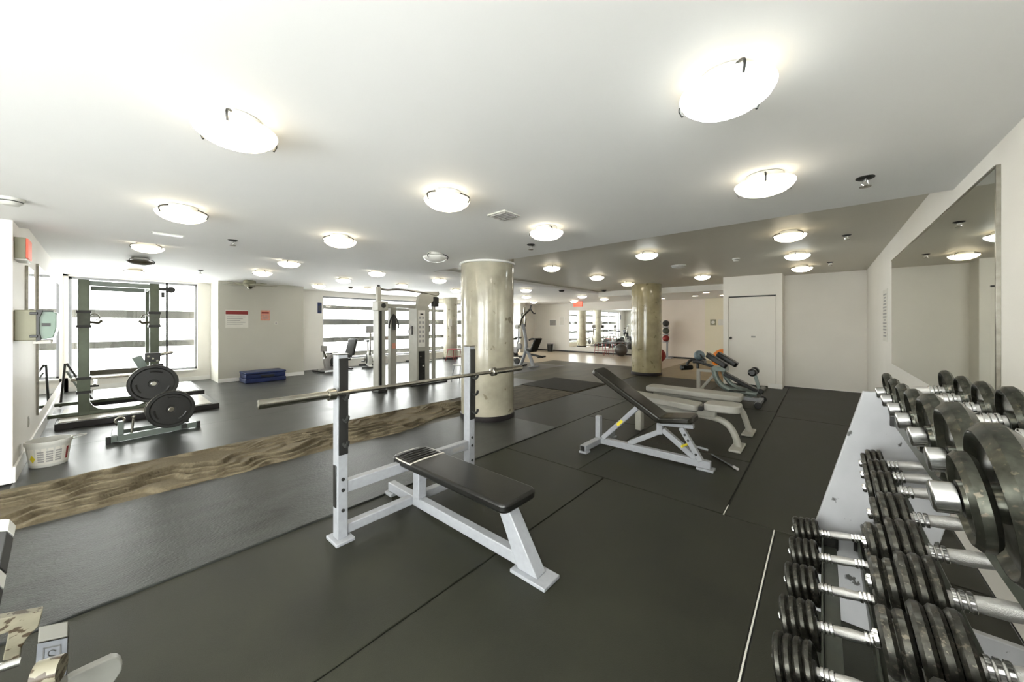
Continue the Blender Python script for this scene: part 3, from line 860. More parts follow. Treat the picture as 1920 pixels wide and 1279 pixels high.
slope_pad(AO, (-2.0, 0.835), (-1.24, 0.385), Y, 0.27, 0.065, 'backrest', M['vinyl_olive'], ab)
slope_pad(AO, (-1.26, 0.395), (-0.93, 0.445), Y, 0.29, 0.06, 'seat', M['vinyl_olive'], ab)
MB(AO).bar((-1.85, Y, 0.728), (-1.3, Y, 0.402), 0.08, 0.03).build('backrest_frame', M['dark_metal'], ab)
sh = thing('resistance_bar', 'thin dark bar lying on the floor behind the raised bench', 'bar', (-0.75, 4.1, 0))
MB().tube([(-0.14, 0.16, 0.012), (0.12, -0.1, 0.012)], 0.01, 8).build('rod', M['dark_metal'], sh)
MB().tube([(0.1, -0.08, 0.014), (0.14, -0.12, 0.014)], 0.014, 8).build('end_grip', M['print_grey'], sh)

# ------------------------------------------------------------ pale grey benches
cm = M['cream_metal']
F1 = (-1.3, 4.68, 0)
fb = thing('utility_bench', 'cream bench with pale grey padding and separate seat, before the other grey bench', 'weight bench', F1)
MB(F1).tube([(-1.88, 4.68, 0.32), (-1.2, 4.68, 0.315), (-0.92, 4.68, 0.31), (-0.8, 4.68, 0.25), (-0.74, 4.68, 0.14), (-0.71, 4.68, 0.02)], 0.036, 12, 2).build('main_tube', cm, fb)
MB(F1).box((-1.87, 4.62, 0.0), (-1.79, 4.74, 0.32)).build('rear_leg', cm, fb, 0.012)
MB(F1).box((-0.78, 4.5, 0.0), (-0.66, 4.86, 0.028)).build('front_foot', cm, fb, 0.01)
MB(F1).box((-1.14, 4.63, 0.315), (-0.93, 4.73, 0.4)).build('hinge_box', cm, fb, 0.01)
MB(F1).box((-1.9, 4.66, 0.345), (-1.1, 4.7, 0.4)).build('pad_rail', cm, fb, 0.004)
slope_pad(F1, (-1.95, 0.41), (-1.1, 0.37), 4.68, 0.29, 0.075, 'backrest', M['grey_vinyl'], fb)
slope_pad(F1, (-1.04, 0.395), (-0.68, 0.41), 4.68, 0.3, 0.085, 'seat', M['grey_vinyl'], fb, 0.08)
MB(F1).cyl((-1.07, 4.58, 0.41), (-1.07, 4.78, 0.41), 0.03).build('hinge_pin', M['plastic'], fb)

F2 = (-1.3, 5.42, 0)
f2 = thing('utility_bench', 'cream flat bench with one long pale grey pad, behind the grey seated bench', 'weight bench', F2)
MB(F2).tube([(-1.9, 5.42, 0.37), (-1.2, 5.42, 0.365), (-0.9, 5.42, 0.36), (-0.79, 5.42, 0.3), (-0.74, 5.42, 0.16), (-0.7, 5.42, 0.02)], 0.035, 12, 2).build('main_tube', cm, f2)
MB(F2).box((-1.9, 5.37, 0.0), (-1.82, 5.47, 0.37)).build('rear_leg', cm, f2, 0.012)
MB(F2).box((-0.77, 5.24, 0.0), (-0.65, 5.6, 0.028)).build('front_foot', cm, f2, 0.01)
slope_pad(F2, (-1.98, 0.405), (-0.78, 0.405), 5.42, 0.3, 0.075, 'pad', M['grey_vinyl'], f2)

# ------------------------------------------------------------ back extension machine, white bench behind it, grey ball
EO = (-1.2, 7.4, 0)
ex = thing('back_extension_bench', 'grey-green back extension bench with twin black hip pads and foot rollers', 'exercise bench', EO)
gm = M['grey_metal']
MB(EO).tube([(-1.5, 7.35, 0.6), (-1.47, 7.35, 0.42), (-1.38, 7.35, 0.28), (-1.22, 7.35, 0.21), (-0.85, 7.35, 0.2)], 0.05, 12, 2).build('curved_frame', gm, ex)
MB(EO).tube([(-1.4, 7.55, 0.58), (-1.35, 7.55, 0.4), (-1.22, 7.55, 0.25), (-1.0, 7.55, 0.2), (-0.8, 7.55, 0.2)], 0.04, 12, 2).build('curved_frame', gm, ex)
MB(EO).bar((-1.3, 7.4, 0.09), (-0.8, 7.4, 0.09), 0.07, 0.06).build('base_beam', M['white_metal'], ex, 0.006)
MB(EO).bar((-0.82, 7.08, 0.05), (-0.82, 7.75, 0.05), 0.07, 0.06).build('front_foot', M['white_metal'], ex, 0.006)
MB(EO).bar((-1.75, 7.1, 0.04), (-1.75, 7.75, 0.04), 0.06, 0.05).build('rear_foot', M['dark_metal'], ex, 0.006)
MB(EO).bar((-1.75, 7.4, 0.05), (-1.3, 7.4, 0.09), 0.06, 0.05).build('base_beam', M['white_metal'], ex, 0.006)
for y in (7.07, 7.74):
    MB(EO).cyl((-0.8, y - 0.02, 0.055), (-0.8, y + 0.02, 0.055), 0.055).build('wheel', M['plastic'], ex)
MB(EO).bar((-1.0, 7.4, 0.1), (-0.82, 7.4, 0.26), 0.06, 0.06).build('ankle_post', gm, ex, 0.005)
MB(EO).bar((-0.8, 7.4, 0.2), (-0.89, 7.4, 0.56), 0.05, 0.05).build('ankle_post', gm, ex, 0.005)
for y in (7.2, 7.48):
    MB(EO).cyl((-0.9, y, 0.57), (-0.9, y + 0.13, 0.57), 0.065, 16, 0.4).build('foot_roller', M['vinyl'], ex)
MB(EO).cyl((-0.78, 7.2, 0.27), (-0.78, 7.6, 0.27), 0.045, 14, 0.3).build('foot_roller', M['vinyl'], ex)
MB(EO).bar((-1.34, 7.4, 0.5), (-0.84, 7.4, 0.24), 0.16, 0.06).build('slide_board', M['vinyl'], ex, 0.01)
MB(EO).bar((-1.25, 7.4, 0.22), (-1.0, 7.4, 0.22), 0.2, 0.03).build('step_plate', M['plastic'], ex, 0.008)
MB(EO).box((-1.52, 7.3, 0.54), (-1.3, 7.6, 0.62)).build('pad_bracket', gm, ex, 0.01)
slope_pad(EO, (-1.62, 0.8), (-1.3, 0.6), 7.28, 0.17, 0.09, 'hip_pad', M['vinyl'], ex, 0.04)
slope_pad(EO, (-1.52, 0.8), (-1.2, 0.6), 7.62, 0.17, 0.09, 'hip_pad', M['vinyl'], ex, 0.04)
for y in (7.2, 7.7):
    MB(EO).tube([(-1.6, y, 0.74), (-1.66, y, 0.79), (-1.69, y, 0.84)], 0.016, 8).build('hand_grip', M['plastic'], ex)

WO = (-1.75, 7.7, 0)
wb = thing('arm_curl_bench', 'white bench frame with curved dark arm and roller, behind the flat grey bench', 'exercise bench', WO)
MB(WO).bar((-1.84, 7.7, 0.0), (-1.84, 7.7, 0.5), 0.06, 0.06).build('rear_post', cm, wb, 0.006)
MB(WO).bar((-1.86, 7.7, 0.49), (-1.5, 7.7, 0.49), 0.05, 0.05).build('top_rail', cm, wb, 0.005)
MB(WO).bar((-1.83, 7.7, 0.08), (-1.53, 7.7, 0.47), 0.05, 0.05).build('diagonal_brace', cm, wb, 0.005)
MB(WO).bar((-1.88, 7.62, 0.03), (-1.88, 8.2, 0.03), 0.06, 0.05).build('rear_foot', cm, wb, 0.006)
MB(WO).tube([(-1.86, 7.72, 0.52), (-1.86, 7.72, 0.66), (-1.9, 7.72, 0.69), (-2.0, 7.72, 0.67), (-2.05, 7.72, 0.6), (-2.07, 7.72, 0.52)], 0.025, 10, 2).build('curved_arm', M['plastic'], wb)
MB(WO).cyl((-2.14, 7.62, 0.52), (-2.0, 7.86, 0.52), 0.055, 16, 0.4).build('roller', M['vinyl'], wb)
MB(WO).bar((-1.88, 7.72, 0.66), (-1.5, 7.72, 0.55), 0.07, 0.05).build('seat_rail', M['plastic'], wb, 0.008)
MB(WO).box((-1.93, 7.62, 0.625), (-1.73, 7.84, 0.68)).build('cradle', M['plastic'], wb, 0.01)
bl = tag(MB((-1.83, 7.72, 0.775)).ball((-1.83, 7.72, 0.775), 0.1).build('medicine_ball', M['blue_ball'], None), 'blue-grey medicine ball sitting on the dark curved arm', 'ball')

# ------------------------------------------------------------ dumbbell rack and dumbbells
RO = (0.2, 1.3, 0)
rk = thing('dumbbell_rack', 'three-tier dumbbell rack with scuffed white end plates along the wall', 'dumbbell rack', RO)
plate = [(-0.135, 0), (0.6, 0), (0.6, 0.165), (0.3, 0.165), (0.395, 0.604), (0.47, 0.95), (0.47, 1.09), (0.14, 1.09)]
for y in (2.29, 0.32):
    MB(RO).prism([(x, y, z) for x, z in plate], (0, 0.03, 0)).build('end_plate', M['scuffed'], rk, 0.004)
tiers = {'top': (0.225, 1.14), 'mid': (0.15, 0.82), 'low': (-0.064, 0.42)}
for nm, (xa, za, xb_, zb) in {'top': (0.235, 0.955, 0.35, 0.98), 'mid': (0.2, 0.705, 0.36, 0.735), 'low': (-0.005, 0.335, 0.12, 0.36)}.items():
    for x, z in ((xa, za), (xb_, zb)):
        b = MB(RO)
        hh = 0.085 if nm == 'top' else 0.055
        b.box((x, 0.35, z), (x + 0.008, 2.27, z + hh)).box((x + 0.008, 0.35, z), (x + 0.055, 2.27, z + 0.008))
        b.build('shelf_rail', M['rail'], rk, 0.002, 1)
        MB(RO).box((x - 0.012, 2.265, z - 0.004), (x + 0.06, 2.29, z + hh + 0.005)).build('rail_end', M['plastic'], rk, 0.002)
MB(RO).box((0.545, 0.35, 0.02), (0.6, 2.29, 0.08)).build('rear_beam', M['scuffed'], rk)


def disc(r, t, hub):
    """Cast plate profile about its axis: raised rim, dished face, raised hub."""
    e = t * 0.28
    return [(0.012, -t / 2 - hub), (0.026, -t / 2 - hub), (0.028, -t * 0.2), (r * 0.8, -t * 0.22), (r * 0.88, -t / 2), (r - e, -t / 2), (r, -t / 2 + e),
            (r, t / 2 - e), (r - e, t / 2), (r * 0.88, t / 2), (r * 0.8, t * 0.22), (0.028, t * 0.2), (0.026, t / 2 + hub), (0.012, t / 2 + hub)]


_cache = {}


def dumbbell(label, group, loc, half, plates, m, tilt, yaw=0.0, grip=0.0155):
    """Handle along local x; PLATES = [(radius, thickness)] from the inside out; HALF = where each head begins."""
    t = thing('dumbbell', label, 'dumbbell', loc, yaw, group)
    t.rotation_euler = (0, -tilt, yaw)
    key = (half, tuple(plates), m, grip)
    if key not in _cache:
        end = half + sum(p[1] for p in plates)
        cr, cl_ = (0.023, 0.026) if m == 'iron_big' else (0.015, 0.008)
        L = []
        h = MB()
        h.lathe([(grip * 0.86, -half), (grip * 0.9, -half * 0.5), (grip * 1.08, 0), (grip * 0.9, half * 0.5), (grip * 0.86, half)], (0, 0, 0), (1, 0, 0), 16)
        L.append(('handle', h.mesh('handle', M['knurled'])))
        for s in (-1, 1):
            c = MB()
            for k in range(3):
                a = half - 0.008 - 0.011 * k
                c.lathe([(grip, a - 0.009), (grip * 1.18, a - 0.007), (grip * 1.18, a - 0.001), (grip, a)], (0, 0, 0), (s, 0, 0), 16)
            L.append(('collar', c.mesh('collar', M['chrome'])))
            x = half
            for r, th in plates:
                L.append(('weight_plate', MB().lathe(disc(r, th * 0.94, 0.0), (s * (x + th / 2), 0, 0), (s, 0, 0), 36).mesh('weight_plate', M[m])))
                x += th
            L.append(('end_cap', MB().lathe([(cr * 0.8, end), (cr, end + 0.002), (cr, end + cl_), (cr * 0.82, end + cl_ + 0.003), (cr * 0.3, end + cl_ + 0.003)], (0, 0, 0), (s, 0, 0), 18).mesh('end_cap', M['chrome'])))
        _cache[key] = L
    for n, me in _cache[key]:
        p = bpy.data.objects.new(n, me)
        COL.objects.link(p)
        p.parent = t
    return t


names = ['first', 'second', 'third', 'fourth', 'fifth', 'sixth', 'seventh', 'eighth', 'ninth']
# top tier: single large discs that grow towards the camera
tops = [(2.13, 0.08, 0.026), (1.92, 0.081, 0.028), (1.72, 0.084, 0.03), (1.51, 0.09, 0.034), (1.28, 0.1, 0.038), (1.06, 0.108, 0.042), (0.84, 0.111, 0.044)]
for i, (y, r, th) in enumerate(tops):
    pl = [(r, th)] + ([(r * 0.62, 0.026)] if i >= 6 else [])
    dumbbell('large-disc dumbbell with chrome end caps on the top tier, ' + names[i] + ' from the far end', 'dumbbells on the top tier',
             (0.288, y, 1.045 + r + 0.004), 0.066, pl, 'iron_big', R(9), R(random.uniform(-1.5, 1.5)), 0.02)
mids = [(2.14, 4, .06, .017), (1.98, 4, .062, .018), (1.82, 4, .064, .019), (1.58, 4, .068, .02), (1.37, 5, .07, .021), (1.16, 5, .074, .022), (0.96, 5, .076, .023), (0.76, 5, .077, .023)]
for i, (y, n, r, th) in enumerate(mids):
    pl = [(r, th)] * (3 if n > 4 else 3) + [(r * 0.74, th)] * (n - 3)
    dumbbell('plate-stack dumbbell on the middle tier, ' + names[i] + ' from the far end', 'dumbbells on the middle tier',
             (0.272, y, 0.766 + r), 0.078, pl, 'iron', R(10), R(random.uniform(-1.5, 1.5)), 0.017)
lows = [(2.2, .06), (1.97, .062), (1.735, .065), (1.51, .067), (1.3, .07), (1.08, .072)]
for i, (y, r) in enumerate(lows):
    dumbbell('plate-stack dumbbell on the lowest tier, ' + names[i] + ' from the far end', 'dumbbells on the lowest tier',
             (0.062, y, 0.377 + r), 0.074, [(r, 0.023)] * 4, 'iron', R(11), R(random.uniform(-1.5, 1.5)), 0.0155)

# ------------------------------------------------------------ power rack on its platforms
PO = (-8.4, 0.2, 0)
pf = thing('lifting_platform', 'low pale platform with black edging under the power rack, in front', 'platform', (-8.1, 0.45, 0))
o = (-8.1, 0.45, 0)
MB(o).box((-8.75, -0.4, 0.0), (-7.55, 1.29, 0.085)).build('base', M['black_base'], pf, 0.006)
MB(o).box((-8.7, -0.37, 0.085), (-7.6, 1.2, 0.094)).build('deck_board', mat('pale_deck', (0.55, 0.52, 0.46), 0.25, var=0.15, scale=5), pf, 0.002)
p2 = thing('lifting_platform', 'second low platform behind the power rack by the window', 'platform', (-9.9, 0.6, 0))
o = (-9.9, 0.6, 0)
MB(o).box((-10.9, -0.1, 0.0), (-9.25, 1.35, 0.085)).build('base', M['black_base'], p2, 0.006)
MB(o).box((-10.85, -0.06, 0.085), (-9.3, 1.28, 0.094)).build('deck_board', M['trim'], p2, 0.002)

pr = thing('power_rack', 'tall olive-green power rack with top beams in front of the window', 'power rack', PO)
rm = M['rack_metal']
zb = 0.094
for y in (-0.16, 0.555):
    for x, w in ((-8.0, 0.105), (-9.1, 0.075)):
        u = MB(PO).box((x - w / 2, y - w / 2, zb), (x + w / 2, y + w / 2, 2.03)).build('upright', rm, pr, 0.006)
        if w > 0.1:
            for za, zc in ((1.57, 1.36), (0.62, 0.42)):
                c = MB(PO).box((x - 0.06, y - 0.062, zc), (x + 0.06, y + 0.062, za)).build('sliding_carriage', M['rail'] if za > 1 else rm, u, 0.004)
                for z in (za, zc):
                    MB(PO).box((x - 0.066, y - 0.07, z - 0.02), (x + 0.066, y + 0.07, z + 0.02)).build('rubber_bumper', M['plastic'], c, 0.004)
            sg = 1 if y < 0.2 else -1
            MB(PO).tube([(x + 0.06, y + 0.06 * sg, 1.42), (x + 0.07, y + 0.14 * sg, 1.41), (x + 0.07, y + 0.17 * sg, 1.45)], 0.018, 8).build('bar_hook', M['lamp_bronze'], u)
            MB(PO).tube([(x + 0.05, y + 0.06 * sg, 1.52), (x + 0.06, y + 0.12 * sg, 1.55), (x + 0.06, y + 0.16 * sg, 1.48), (x + 0.05, y + 0.1 * sg, 1.45)], 0.008, 6, 1).build('safety_pin', M['steel'], u)
            MB(PO).tube([(x + 0.05, y + 0.06 * sg, 0.5), (x + 0.06, y + 0.14 * sg, 0.5)], 0.014, 8).build('safety_pin', M['plastic'], u)
            # curved gusset down to the base rail
            pts = [(x - 0.03, y + sg * 0.05, zb + 0.02), (x - 0.03, y + sg * 0.05, zb + 0.22)]
            for k in range(7):
                a = R(90 * k / 6)
                pts.append((x - 0.03, y + sg * (0.05 + 0.17 * (1 - math.cos(a))), zb + 0.05 + 0.17 * (1 - math.sin(a))))
            MB(PO).prism(pts, (0.06, 0, 0)).build('gusset', rm, u)
for x in (-8.0, -9.1):
    MB(PO).box((x - 0.045, -0.48, zb + 0.001), (x + 0.045, 0.85, zb + 0.05)).build('base_rail', rm, pr, 0.006)
    MB(PO).box((x - 0.035, -0.11, 1.95), (x + 0.035, 0.51, 2.02)).build('top_beam', M['grey_metal'], pr, 0.005)
for y in (-0.16, 0.555):
    MB(PO).box((-9.06, y - 0.03, 1.96), (-8.05, y + 0.03, 2.02)).build('side_beam', rm, pr, 0.005)
    MB(PO).tube([(-9.06, y + (0.1 if y < 0 else -0.1), 0.5), (-8.0, y + (0.1 if y < 0 else -0.1), 0.5)], 0.022, 10).build('safety_bar', M['steel'], pr)
MB(PO).box((-9.14, -0.12, 0.55), (-9.06, 0.515, 0.63)).build('rear_crossbar', M['lamp_bronze'], pr, 0.005)
MB(PO).tube([(-8.0, 0.7, 2.06), (-8.0, 0.7, 0.55)], 0.014, 8).build('guide_rod', M['dark_metal'], pr)
MB(PO).box((-8.03, 0.6, 1.93), (-7.97, 0.76, 1.98)).build('pulley_arm', M['dark_metal'], pr, 0.004)
MB(PO).cyl((-8.02, 0.75, 1.95), (-7.98, 0.75, 1.95), 0.05).build('pulley', M['plastic'], pr)
MB(PO).box((-8.02, 0.635, 1.82), (-7.98, 0.67, 1.9)).build('cable_stop', M['plastic'], pr, 0.004)

bar2 = thing('barbell', 'steel barbell lying low across the power rack', 'barbell', (-8.55, 0.2, 0.55))
MB().lathe([(0.0145, -0.5), (0.0145, 0.5)], (0, 0, 0), (0, 1, 0), 12).build('shaft', M['steel'], bar2)
for s in (-1, 1):
    MB().lathe([(0.03, 0.3 if s > 0 else 0.3), (0.025, 0.31), (0.025, 0.5)], (0, 0, 0), (0, s, 0), 14).build('sleeve', M['steel'], bar2)

# slanted frame panel by the mirror
o = (-9.2, -0.42, 0)
sl = thing('folding_stand', 'dark thin folded stand leaning by the tall mirror', 'stand', o)
MB(o).tube([(-9.5, -0.44, 0.02), (-9.7, -0.4, 0.72)], 0.016, 8).build('strut', M['dark_metal'], sl)
MB(o).tube([(-9.35, -0.06, 0.03), (-9.7, -0.38, 0.72)], 0.016, 8).build('strut', M['dark_metal'], sl)
MB(o).tube([(-9.3, -0.12, 0.03), (-9.6, -0.38, 0.6)], 0.014, 8).build('strut', M['grey_metal'], sl)

# weight tree with round plates on a flat frame
TO = (-6.4, 0.45, 0)
tr = thing('weight_tree', 'low dark steel plate stand holding three round weight plates', 'weight rack', TO)
MB(TO).bar((-6.28, 0.06, 0.045), (-6.4, 0.86, 0.045), 0.06, 0.07).build('base_rail', M['grey_metal'], tr, 0.006)
MB(TO).bar((-6.62, 0.1, 0.045), (-6.66, 0.8, 0.045), 0.05, 0.06).build('base_rail', M['grey_metal'], tr, 0.006)
MB(TO).bar((-6.7, 0.12, 0.05), (-6.26, 0.1, 0.05), 0.06, 0.06).build('cross_rail', M['dark_metal'], tr, 0.006)
MB(TO).bar((-6.7, 0.72, 0.05), (-6.34, 0.72, 0.05), 0.06, 0.06).build('cross_rail', M['dark_metal'], tr, 0.006)
for p in ((-6.28, 0.055), (-6.4, 0.865)):
    MB(TO).box((p[0] - 0.035, p[1] - 0.02, 0), (p[0] + 0.035, p[1] + 0.02, 0.085)).build('rubber_foot', M['plastic'], tr, 0.005)
MB(TO).bar((-6.52, 0.68, 0.06), (-6.47, 0.29, 0.99), 0.06, 0.09, (0, 1, 0)).build('slanted_post', M['grey_metal'], tr, 0.006)
pk = MB(TO).box((-6.46, 0.36, 0.92), (-6.38, 0.5, 1.03)).build('peg_block', M['plastic'], tr, 0.006)
for k in range(3):
    MB(TO).lathe([(0.012, 0), (0.012, 0.006)], (-6.38, 0.39 + 0.04 * k, 0.99 - 0.03 * k), (1, 0, 0), 8).build('bolt', M['steel'], pk)
MB(TO).tube([(-6.42, 0.48, 1.0), (-6.41, 0.62, 1.03)], 0.02, 10).build('storage_peg', M['steel'], tr)
MB(TO).cyl((-6.42, 0.43, 0.86), (-6.42, 0.53, 0.86), 0.03).build('storage_peg', M['plastic'], tr)
MB(TO).tube([(-6.52, 0.44, 0.65), (-6.24, 0.43, 0.655)], 0.023, 12).build('storage_peg', M['steel'], tr)
MB(TO).tube([(-6.52, 0.585, 0.31), (-6.2, 0.585, 0.315)], 0.023, 12).build('storage_peg', M['steel'], tr)
MB(TO).cyl((-6.42, 0.5, 0.46), (-6.33, 0.5, 0.46), 0.04).build('storage_peg', M['grey_metal'], tr)
MB(TO).box((-6.34, 0.13, 0.08), (-6.27, 0.18, 0.24)).build('end_stub', M['grey_metal'], tr, 0.005)
MB(TO).tube([(-6.3, 0.13, 0.2), (-6.3, 0.1, 0.26), (-6.3, 0.15, 0.3), (-6.3, 0.19, 0.26), (-6.3, 0.16, 0.21)], 0.012, 8, 1).build('ring', M['steel'], tr)
MB(TO).tube([(-6.3, 0.24, 0.06), (-6.3, 0.26, 0.26)], 0.012, 8).build('end_stub', M['steel'], tr)
MB(TO).ball((-6.3, 0.262, 0.27), 0.02).build('knob', M['steel'], tr)


def weight_plate(label, p, r, t_, holes=True):
    t = thing('weight_plate', label, 'weight plate', p, 0, 'round plates on the stand')
    e = t_ * 0.25
    MB().lathe([(0.0255, -t_ * 0.3), (0.045, -t_ * 0.35), (0.05, -t_ * 0.1), (r * 0.8, -t_ * 0.12), (r * 0.86, -t_ / 2), (r - e, -t_ / 2), (r, -t_ / 2 + e), (r, t_ / 2 - e), (r - e, t_ / 2),
                (r * 0.86, t_ / 2), (r * 0.8, t_ * 0.12), (0.05, t_ * 0.1), (0.045, t_ * 0.35), (0.0255, t_ * 0.3)], (0, 0, 0), (1, 0, 0), 40).build('disc', M['plastic'], t)
    MB().lathe([(r * 0.98, -t_ * 0.27), (r * 1.005, -t_ * 0.2), (r * 1.005, t_ * 0.2), (r * 0.98, t_ * 0.27)], (0, 0, 0), (1, 0, 0), 40, False).build('rim_wear', M['steel'], t)
    for k in range(3):
        a = R(80 + 120 * k)
        pts = []
        for q in range(5):
            b = a + R(-22 + 11 * q)
            pts.append((t_ * 0.14, math.cos(b) * r * 0.66, math.sin(b) * r * 0.66))
        MB().tube(pts, 0.012, 6).build('grip_rib', M['plastic'], t)
    MB().lathe([(0.028, -0.02), (0.028, t_ / 2 + 0.012), (0.02, t_ / 2 + 0.016)], (0, 0, 0), (1, 0, 0), 18).build('hub', M['steel'], t)
    return t


weight_plate('round black weight plate on the upper peg of the stand', (-6.3, 0.43, 0.653), 0.232, 0.04)
weight_plate('round black weight plate outermost on the lower peg', (-6.25, 0.585, 0.314), 0.232, 0.042)
weight_plate('pale-rimmed weight plate behind another on the lower peg', (-6.36, 0.585, 0.312), 0.232, 0.042)

# bucket
BU = (-5.82, -0.34, 0)
bk = thing('plastic_bucket', 'white plastic bucket with a printed label by the wall corner', 'bucket', BU)
MB(BU).lathe([(0.115, 0.0), (0.12, 0.005), (0.145, 0.215), (0.153, 0.217), (0.154, 0.235), (0.15, 0.25), (0.142, 0.25), (0.138, 0.215), (0.112, 0.012), (0.01, 0.01)], BU, n=40).build('body', M['white_plastic'], bk)


def wrap(z0, z1, a0, a1, m, name='label_print', off=0.0015):
    vs, fs = [], []
    n = 8
    for k in range(n + 1):
        a = R(a0 + (a1 - a0) * k / n)
        for z in (z0, z1):
            r = 0.12 + 0.025 * z / 0.215 + off
            vs.append((BU[0] + r * math.cos(a), BU[1] + r * math.sin(a), z))
    for k in range(n):
        fs.append((2 * k, 2 * k + 2, 2 * k + 3, 2 * k + 1))
    o = MB(BU).add(vs, fs).build(name, M[m], bk)
    return o


wrap(0.03, 0.19, -60, 75, 'paper', 'label', 0.001)
for q in range(3):
    for k in range(5):
        wrap(0.055 + k * 0.023, 0.07 + k * 0.023, -28 + q * 24, -10 + q * 24, 'print_grey')
wrap(0.05, 0.17, 54, 64, 'red')
vs = []
for a, z in ((-54, 0.095), (-44, 0.055), (-34, 0.095), (-44, 0.135)):
    r = 0.12 + 0.025 * z / 0.215 + 0.003
    vs.append((BU[0] + r * math.cos(R(a)), BU[1] + r * math.sin(R(a)), z))
MB(BU).add(vs, [(0, 1, 2, 3)]).build('warning_diamond', M['yellow'], bk)
MB(BU).tube([(BU[0] + 0.0, BU[1] + 0.15, 0.22), (BU[0] - 0.04, BU[1] + 0.24, 0.235), (BU[0] - 0.11, BU[1] + 0.24, 0.235), (BU[0] - 0.1, BU[1] + 0.12, 0.225)], 0.005, 6, 2).build('handle', M['white_plastic'], bk)

# blue step
SO = (-10.35, 2.6, 0)
bs = thing('aerobic_step', 'blue stepping platform against the partition', 'exercise step', SO)
for z0, z1, g in ((0.0, 0.1, 0), (0.105, 0.2, 0.01), (0.205, 0.25, 0.0)):
    MB(SO).box((-10.68 + g, 2.2 + g, z0), (-10.12 - g, 3.04 - g, z1)).build('riser' if z1 < 0.22 else 'step_top', M['blue'], bs, 0.015)
MB(SO).box((-10.119, 2.5, 0.12), (-10.112, 2.78, 0.17)).build('grip_recess', M['plastic'], bs, 0.003)

# ------------------------------------------------------------ cable machine
CO = (-7.0, 4.4, 0)
cb = thing('cable_machine', 'pale grey dual-column cable machine with pull-up bar by the windows', 'cable machine', CO)
pm = mat('pale_grey_enamel', (0.36, 0.35, 0.3), 0.3, var=0.05, scale=8)
MB(CO).box((-7.0, 3.68, 0.06), (-6.78, 3.84, 1.78)).build('left_tower', pm, cb, 0.012)
MB(CO).box((-6.779, 3.7, 0.1), (-6.77, 3.75, 1.7)).build('guide_channel', M['dark_metal'], cb)
MB(CO).box((-7.02, 3.66, 0.0), (-6.74, 3.86, 0.06)).build('tower_foot', M['plastic'], cb, 0.006)
hd = MB(CO).box((-6.99, 3.65, 1.66), (-6.74, 3.88, 1.86)).build('pulley_head', pm, cb, 0.015)
MB(CO).cyl((-6.76, 3.77, 1.77), (-6.72, 3.77, 1.77), 0.05).build('pulley', M['plastic'], hd)
MB(CO).box((-6.96, 3.72, 1.86), (-6.88, 3.8, 2.16)).build('bar_post', pm, cb, 0.006)
MB(CO).box((-6.98, 3.84, 1.74), (-6.88, 4.8, 1.82)).build('crossbeam', pm, cb, 0.008)
MB(CO).box((-7.15, 4.1, 0.0), (-7.03, 4.24, 1.74)).build('centre_post', pm, cb, 0.01)
MB(CO).box((-7.03, 4.13, 0.86), (-7.026, 4.21, 0.98)).build('warning_sticker', M['salmon'], cb)
sh = MB(CO).box((-7.15, 4.62, 0.03), (-6.82, 4.96, 1.8)).build('stack_shroud', pm, cb, 0.012)
MB(CO).box((-6.82, 4.65, 0.88), (-6.812, 4.83, 1.7)).build('exercise_chart', M['paper'], sh)
for k in range(6):
    for q in range(2):
        MB(CO).box((-6.812, 4.67 + q * 0.08, 0.98 + k * 0.105), (-6.81, 4.725 + q * 0.08, 1.035 + k * 0.105)).build('chart_figure', M['print_grey'], sh)
MB(CO).box((-6.812, 4.7, 1.6), (-6.81, 4.78, 1.63)).build('chart_title', M['dark_metal'], sh)
st = MB(CO).box((-6.82, 4.66, 0.06), (-6.806, 4.82, 0.78)).build('weight_stack', M['plastic'], sh)
for k in range(7):
    MB(CO).box((-6.806, 4.665, 0.08 + k * 0.075), (-6.8, 4.815, 0.145 + k * 0.075)).build('stack_plate', M['plastic'], st, 0.003, 1)
MB(CO).ball((-6.8, 4.77, 0.45), 0.02).build('selector_pin', M['white_plastic'], sh)
MB(CO).ball((-6.8, 4.7, 0.66), 0.022).build('selector_knob', M['steel'], sh)
MB(CO).prism([(-7.0, 4.68, 1.8), (-7.0, 4.98, 1.8), (-7.0, 5.3, 2.1), (-7.0, 5.24, 2.16), (-7.0, 4.9, 2.14), (-7.0, 4.74, 2.02)], (0.1, 0, 0)).build('top_bracket', pm, cb, 0.01)
MB(CO).tube([(-6.92, 3.76, 2.13), (-6.92, 3.95, 2.1), (-6.9, 4.15, 2.14), (-6.9, 4.6, 2.13), (-6.92, 4.95, 2.1), (-6.92, 5.2, 2.06), (-6.92, 5.3, 2.1), (-6.92, 5.26, 2.16)], 0.022, 10, 2).build('pull_up_bar', M['steel'], cb)
MB(CO).tube([(-6.92, 3.76, 2.2), (-6.92, 3.76, 2.08)], 0.03, 8).build('bar_end', M['plastic'], cb)
MB(CO).box((-6.97, 5.12, 0.06), (-6.9, 5.19, 2.0)).build('right_tower', pm, cb, 0.008)
MB(CO).box((-7.0, 5.12, 1.8), (-6.87, 5.26, 2.03)).build('pulley_head', M['dark_metal'], cb, 0.01)
MB(CO).box((-7.15, 4.5, 0.0), (-6.85, 5.5, 0.035)).build('base_plate', M['dark_metal'], cb, 0.004)
MB(CO).box((-7.12, 3.8, 0.0), (-7.04, 4.62, 0.05)).build('base_rail', pm, cb, 0.004)
rp = thing('tricep_rope', 'black looped rope attachment hanging on the cable machine post', 'rope', (-7.0, 4.16, 1.6))
MB((-7.0, 4.16, 1.6)).tube([(-7.02, 4.16, 1.6), (-7.0, 4.08, 1.5), (-7.0, 4.04, 1.36), (-7.0, 4.05, 1.3)], 0.016, 8, 1).build('rope_strand', M['plastic'], rp)
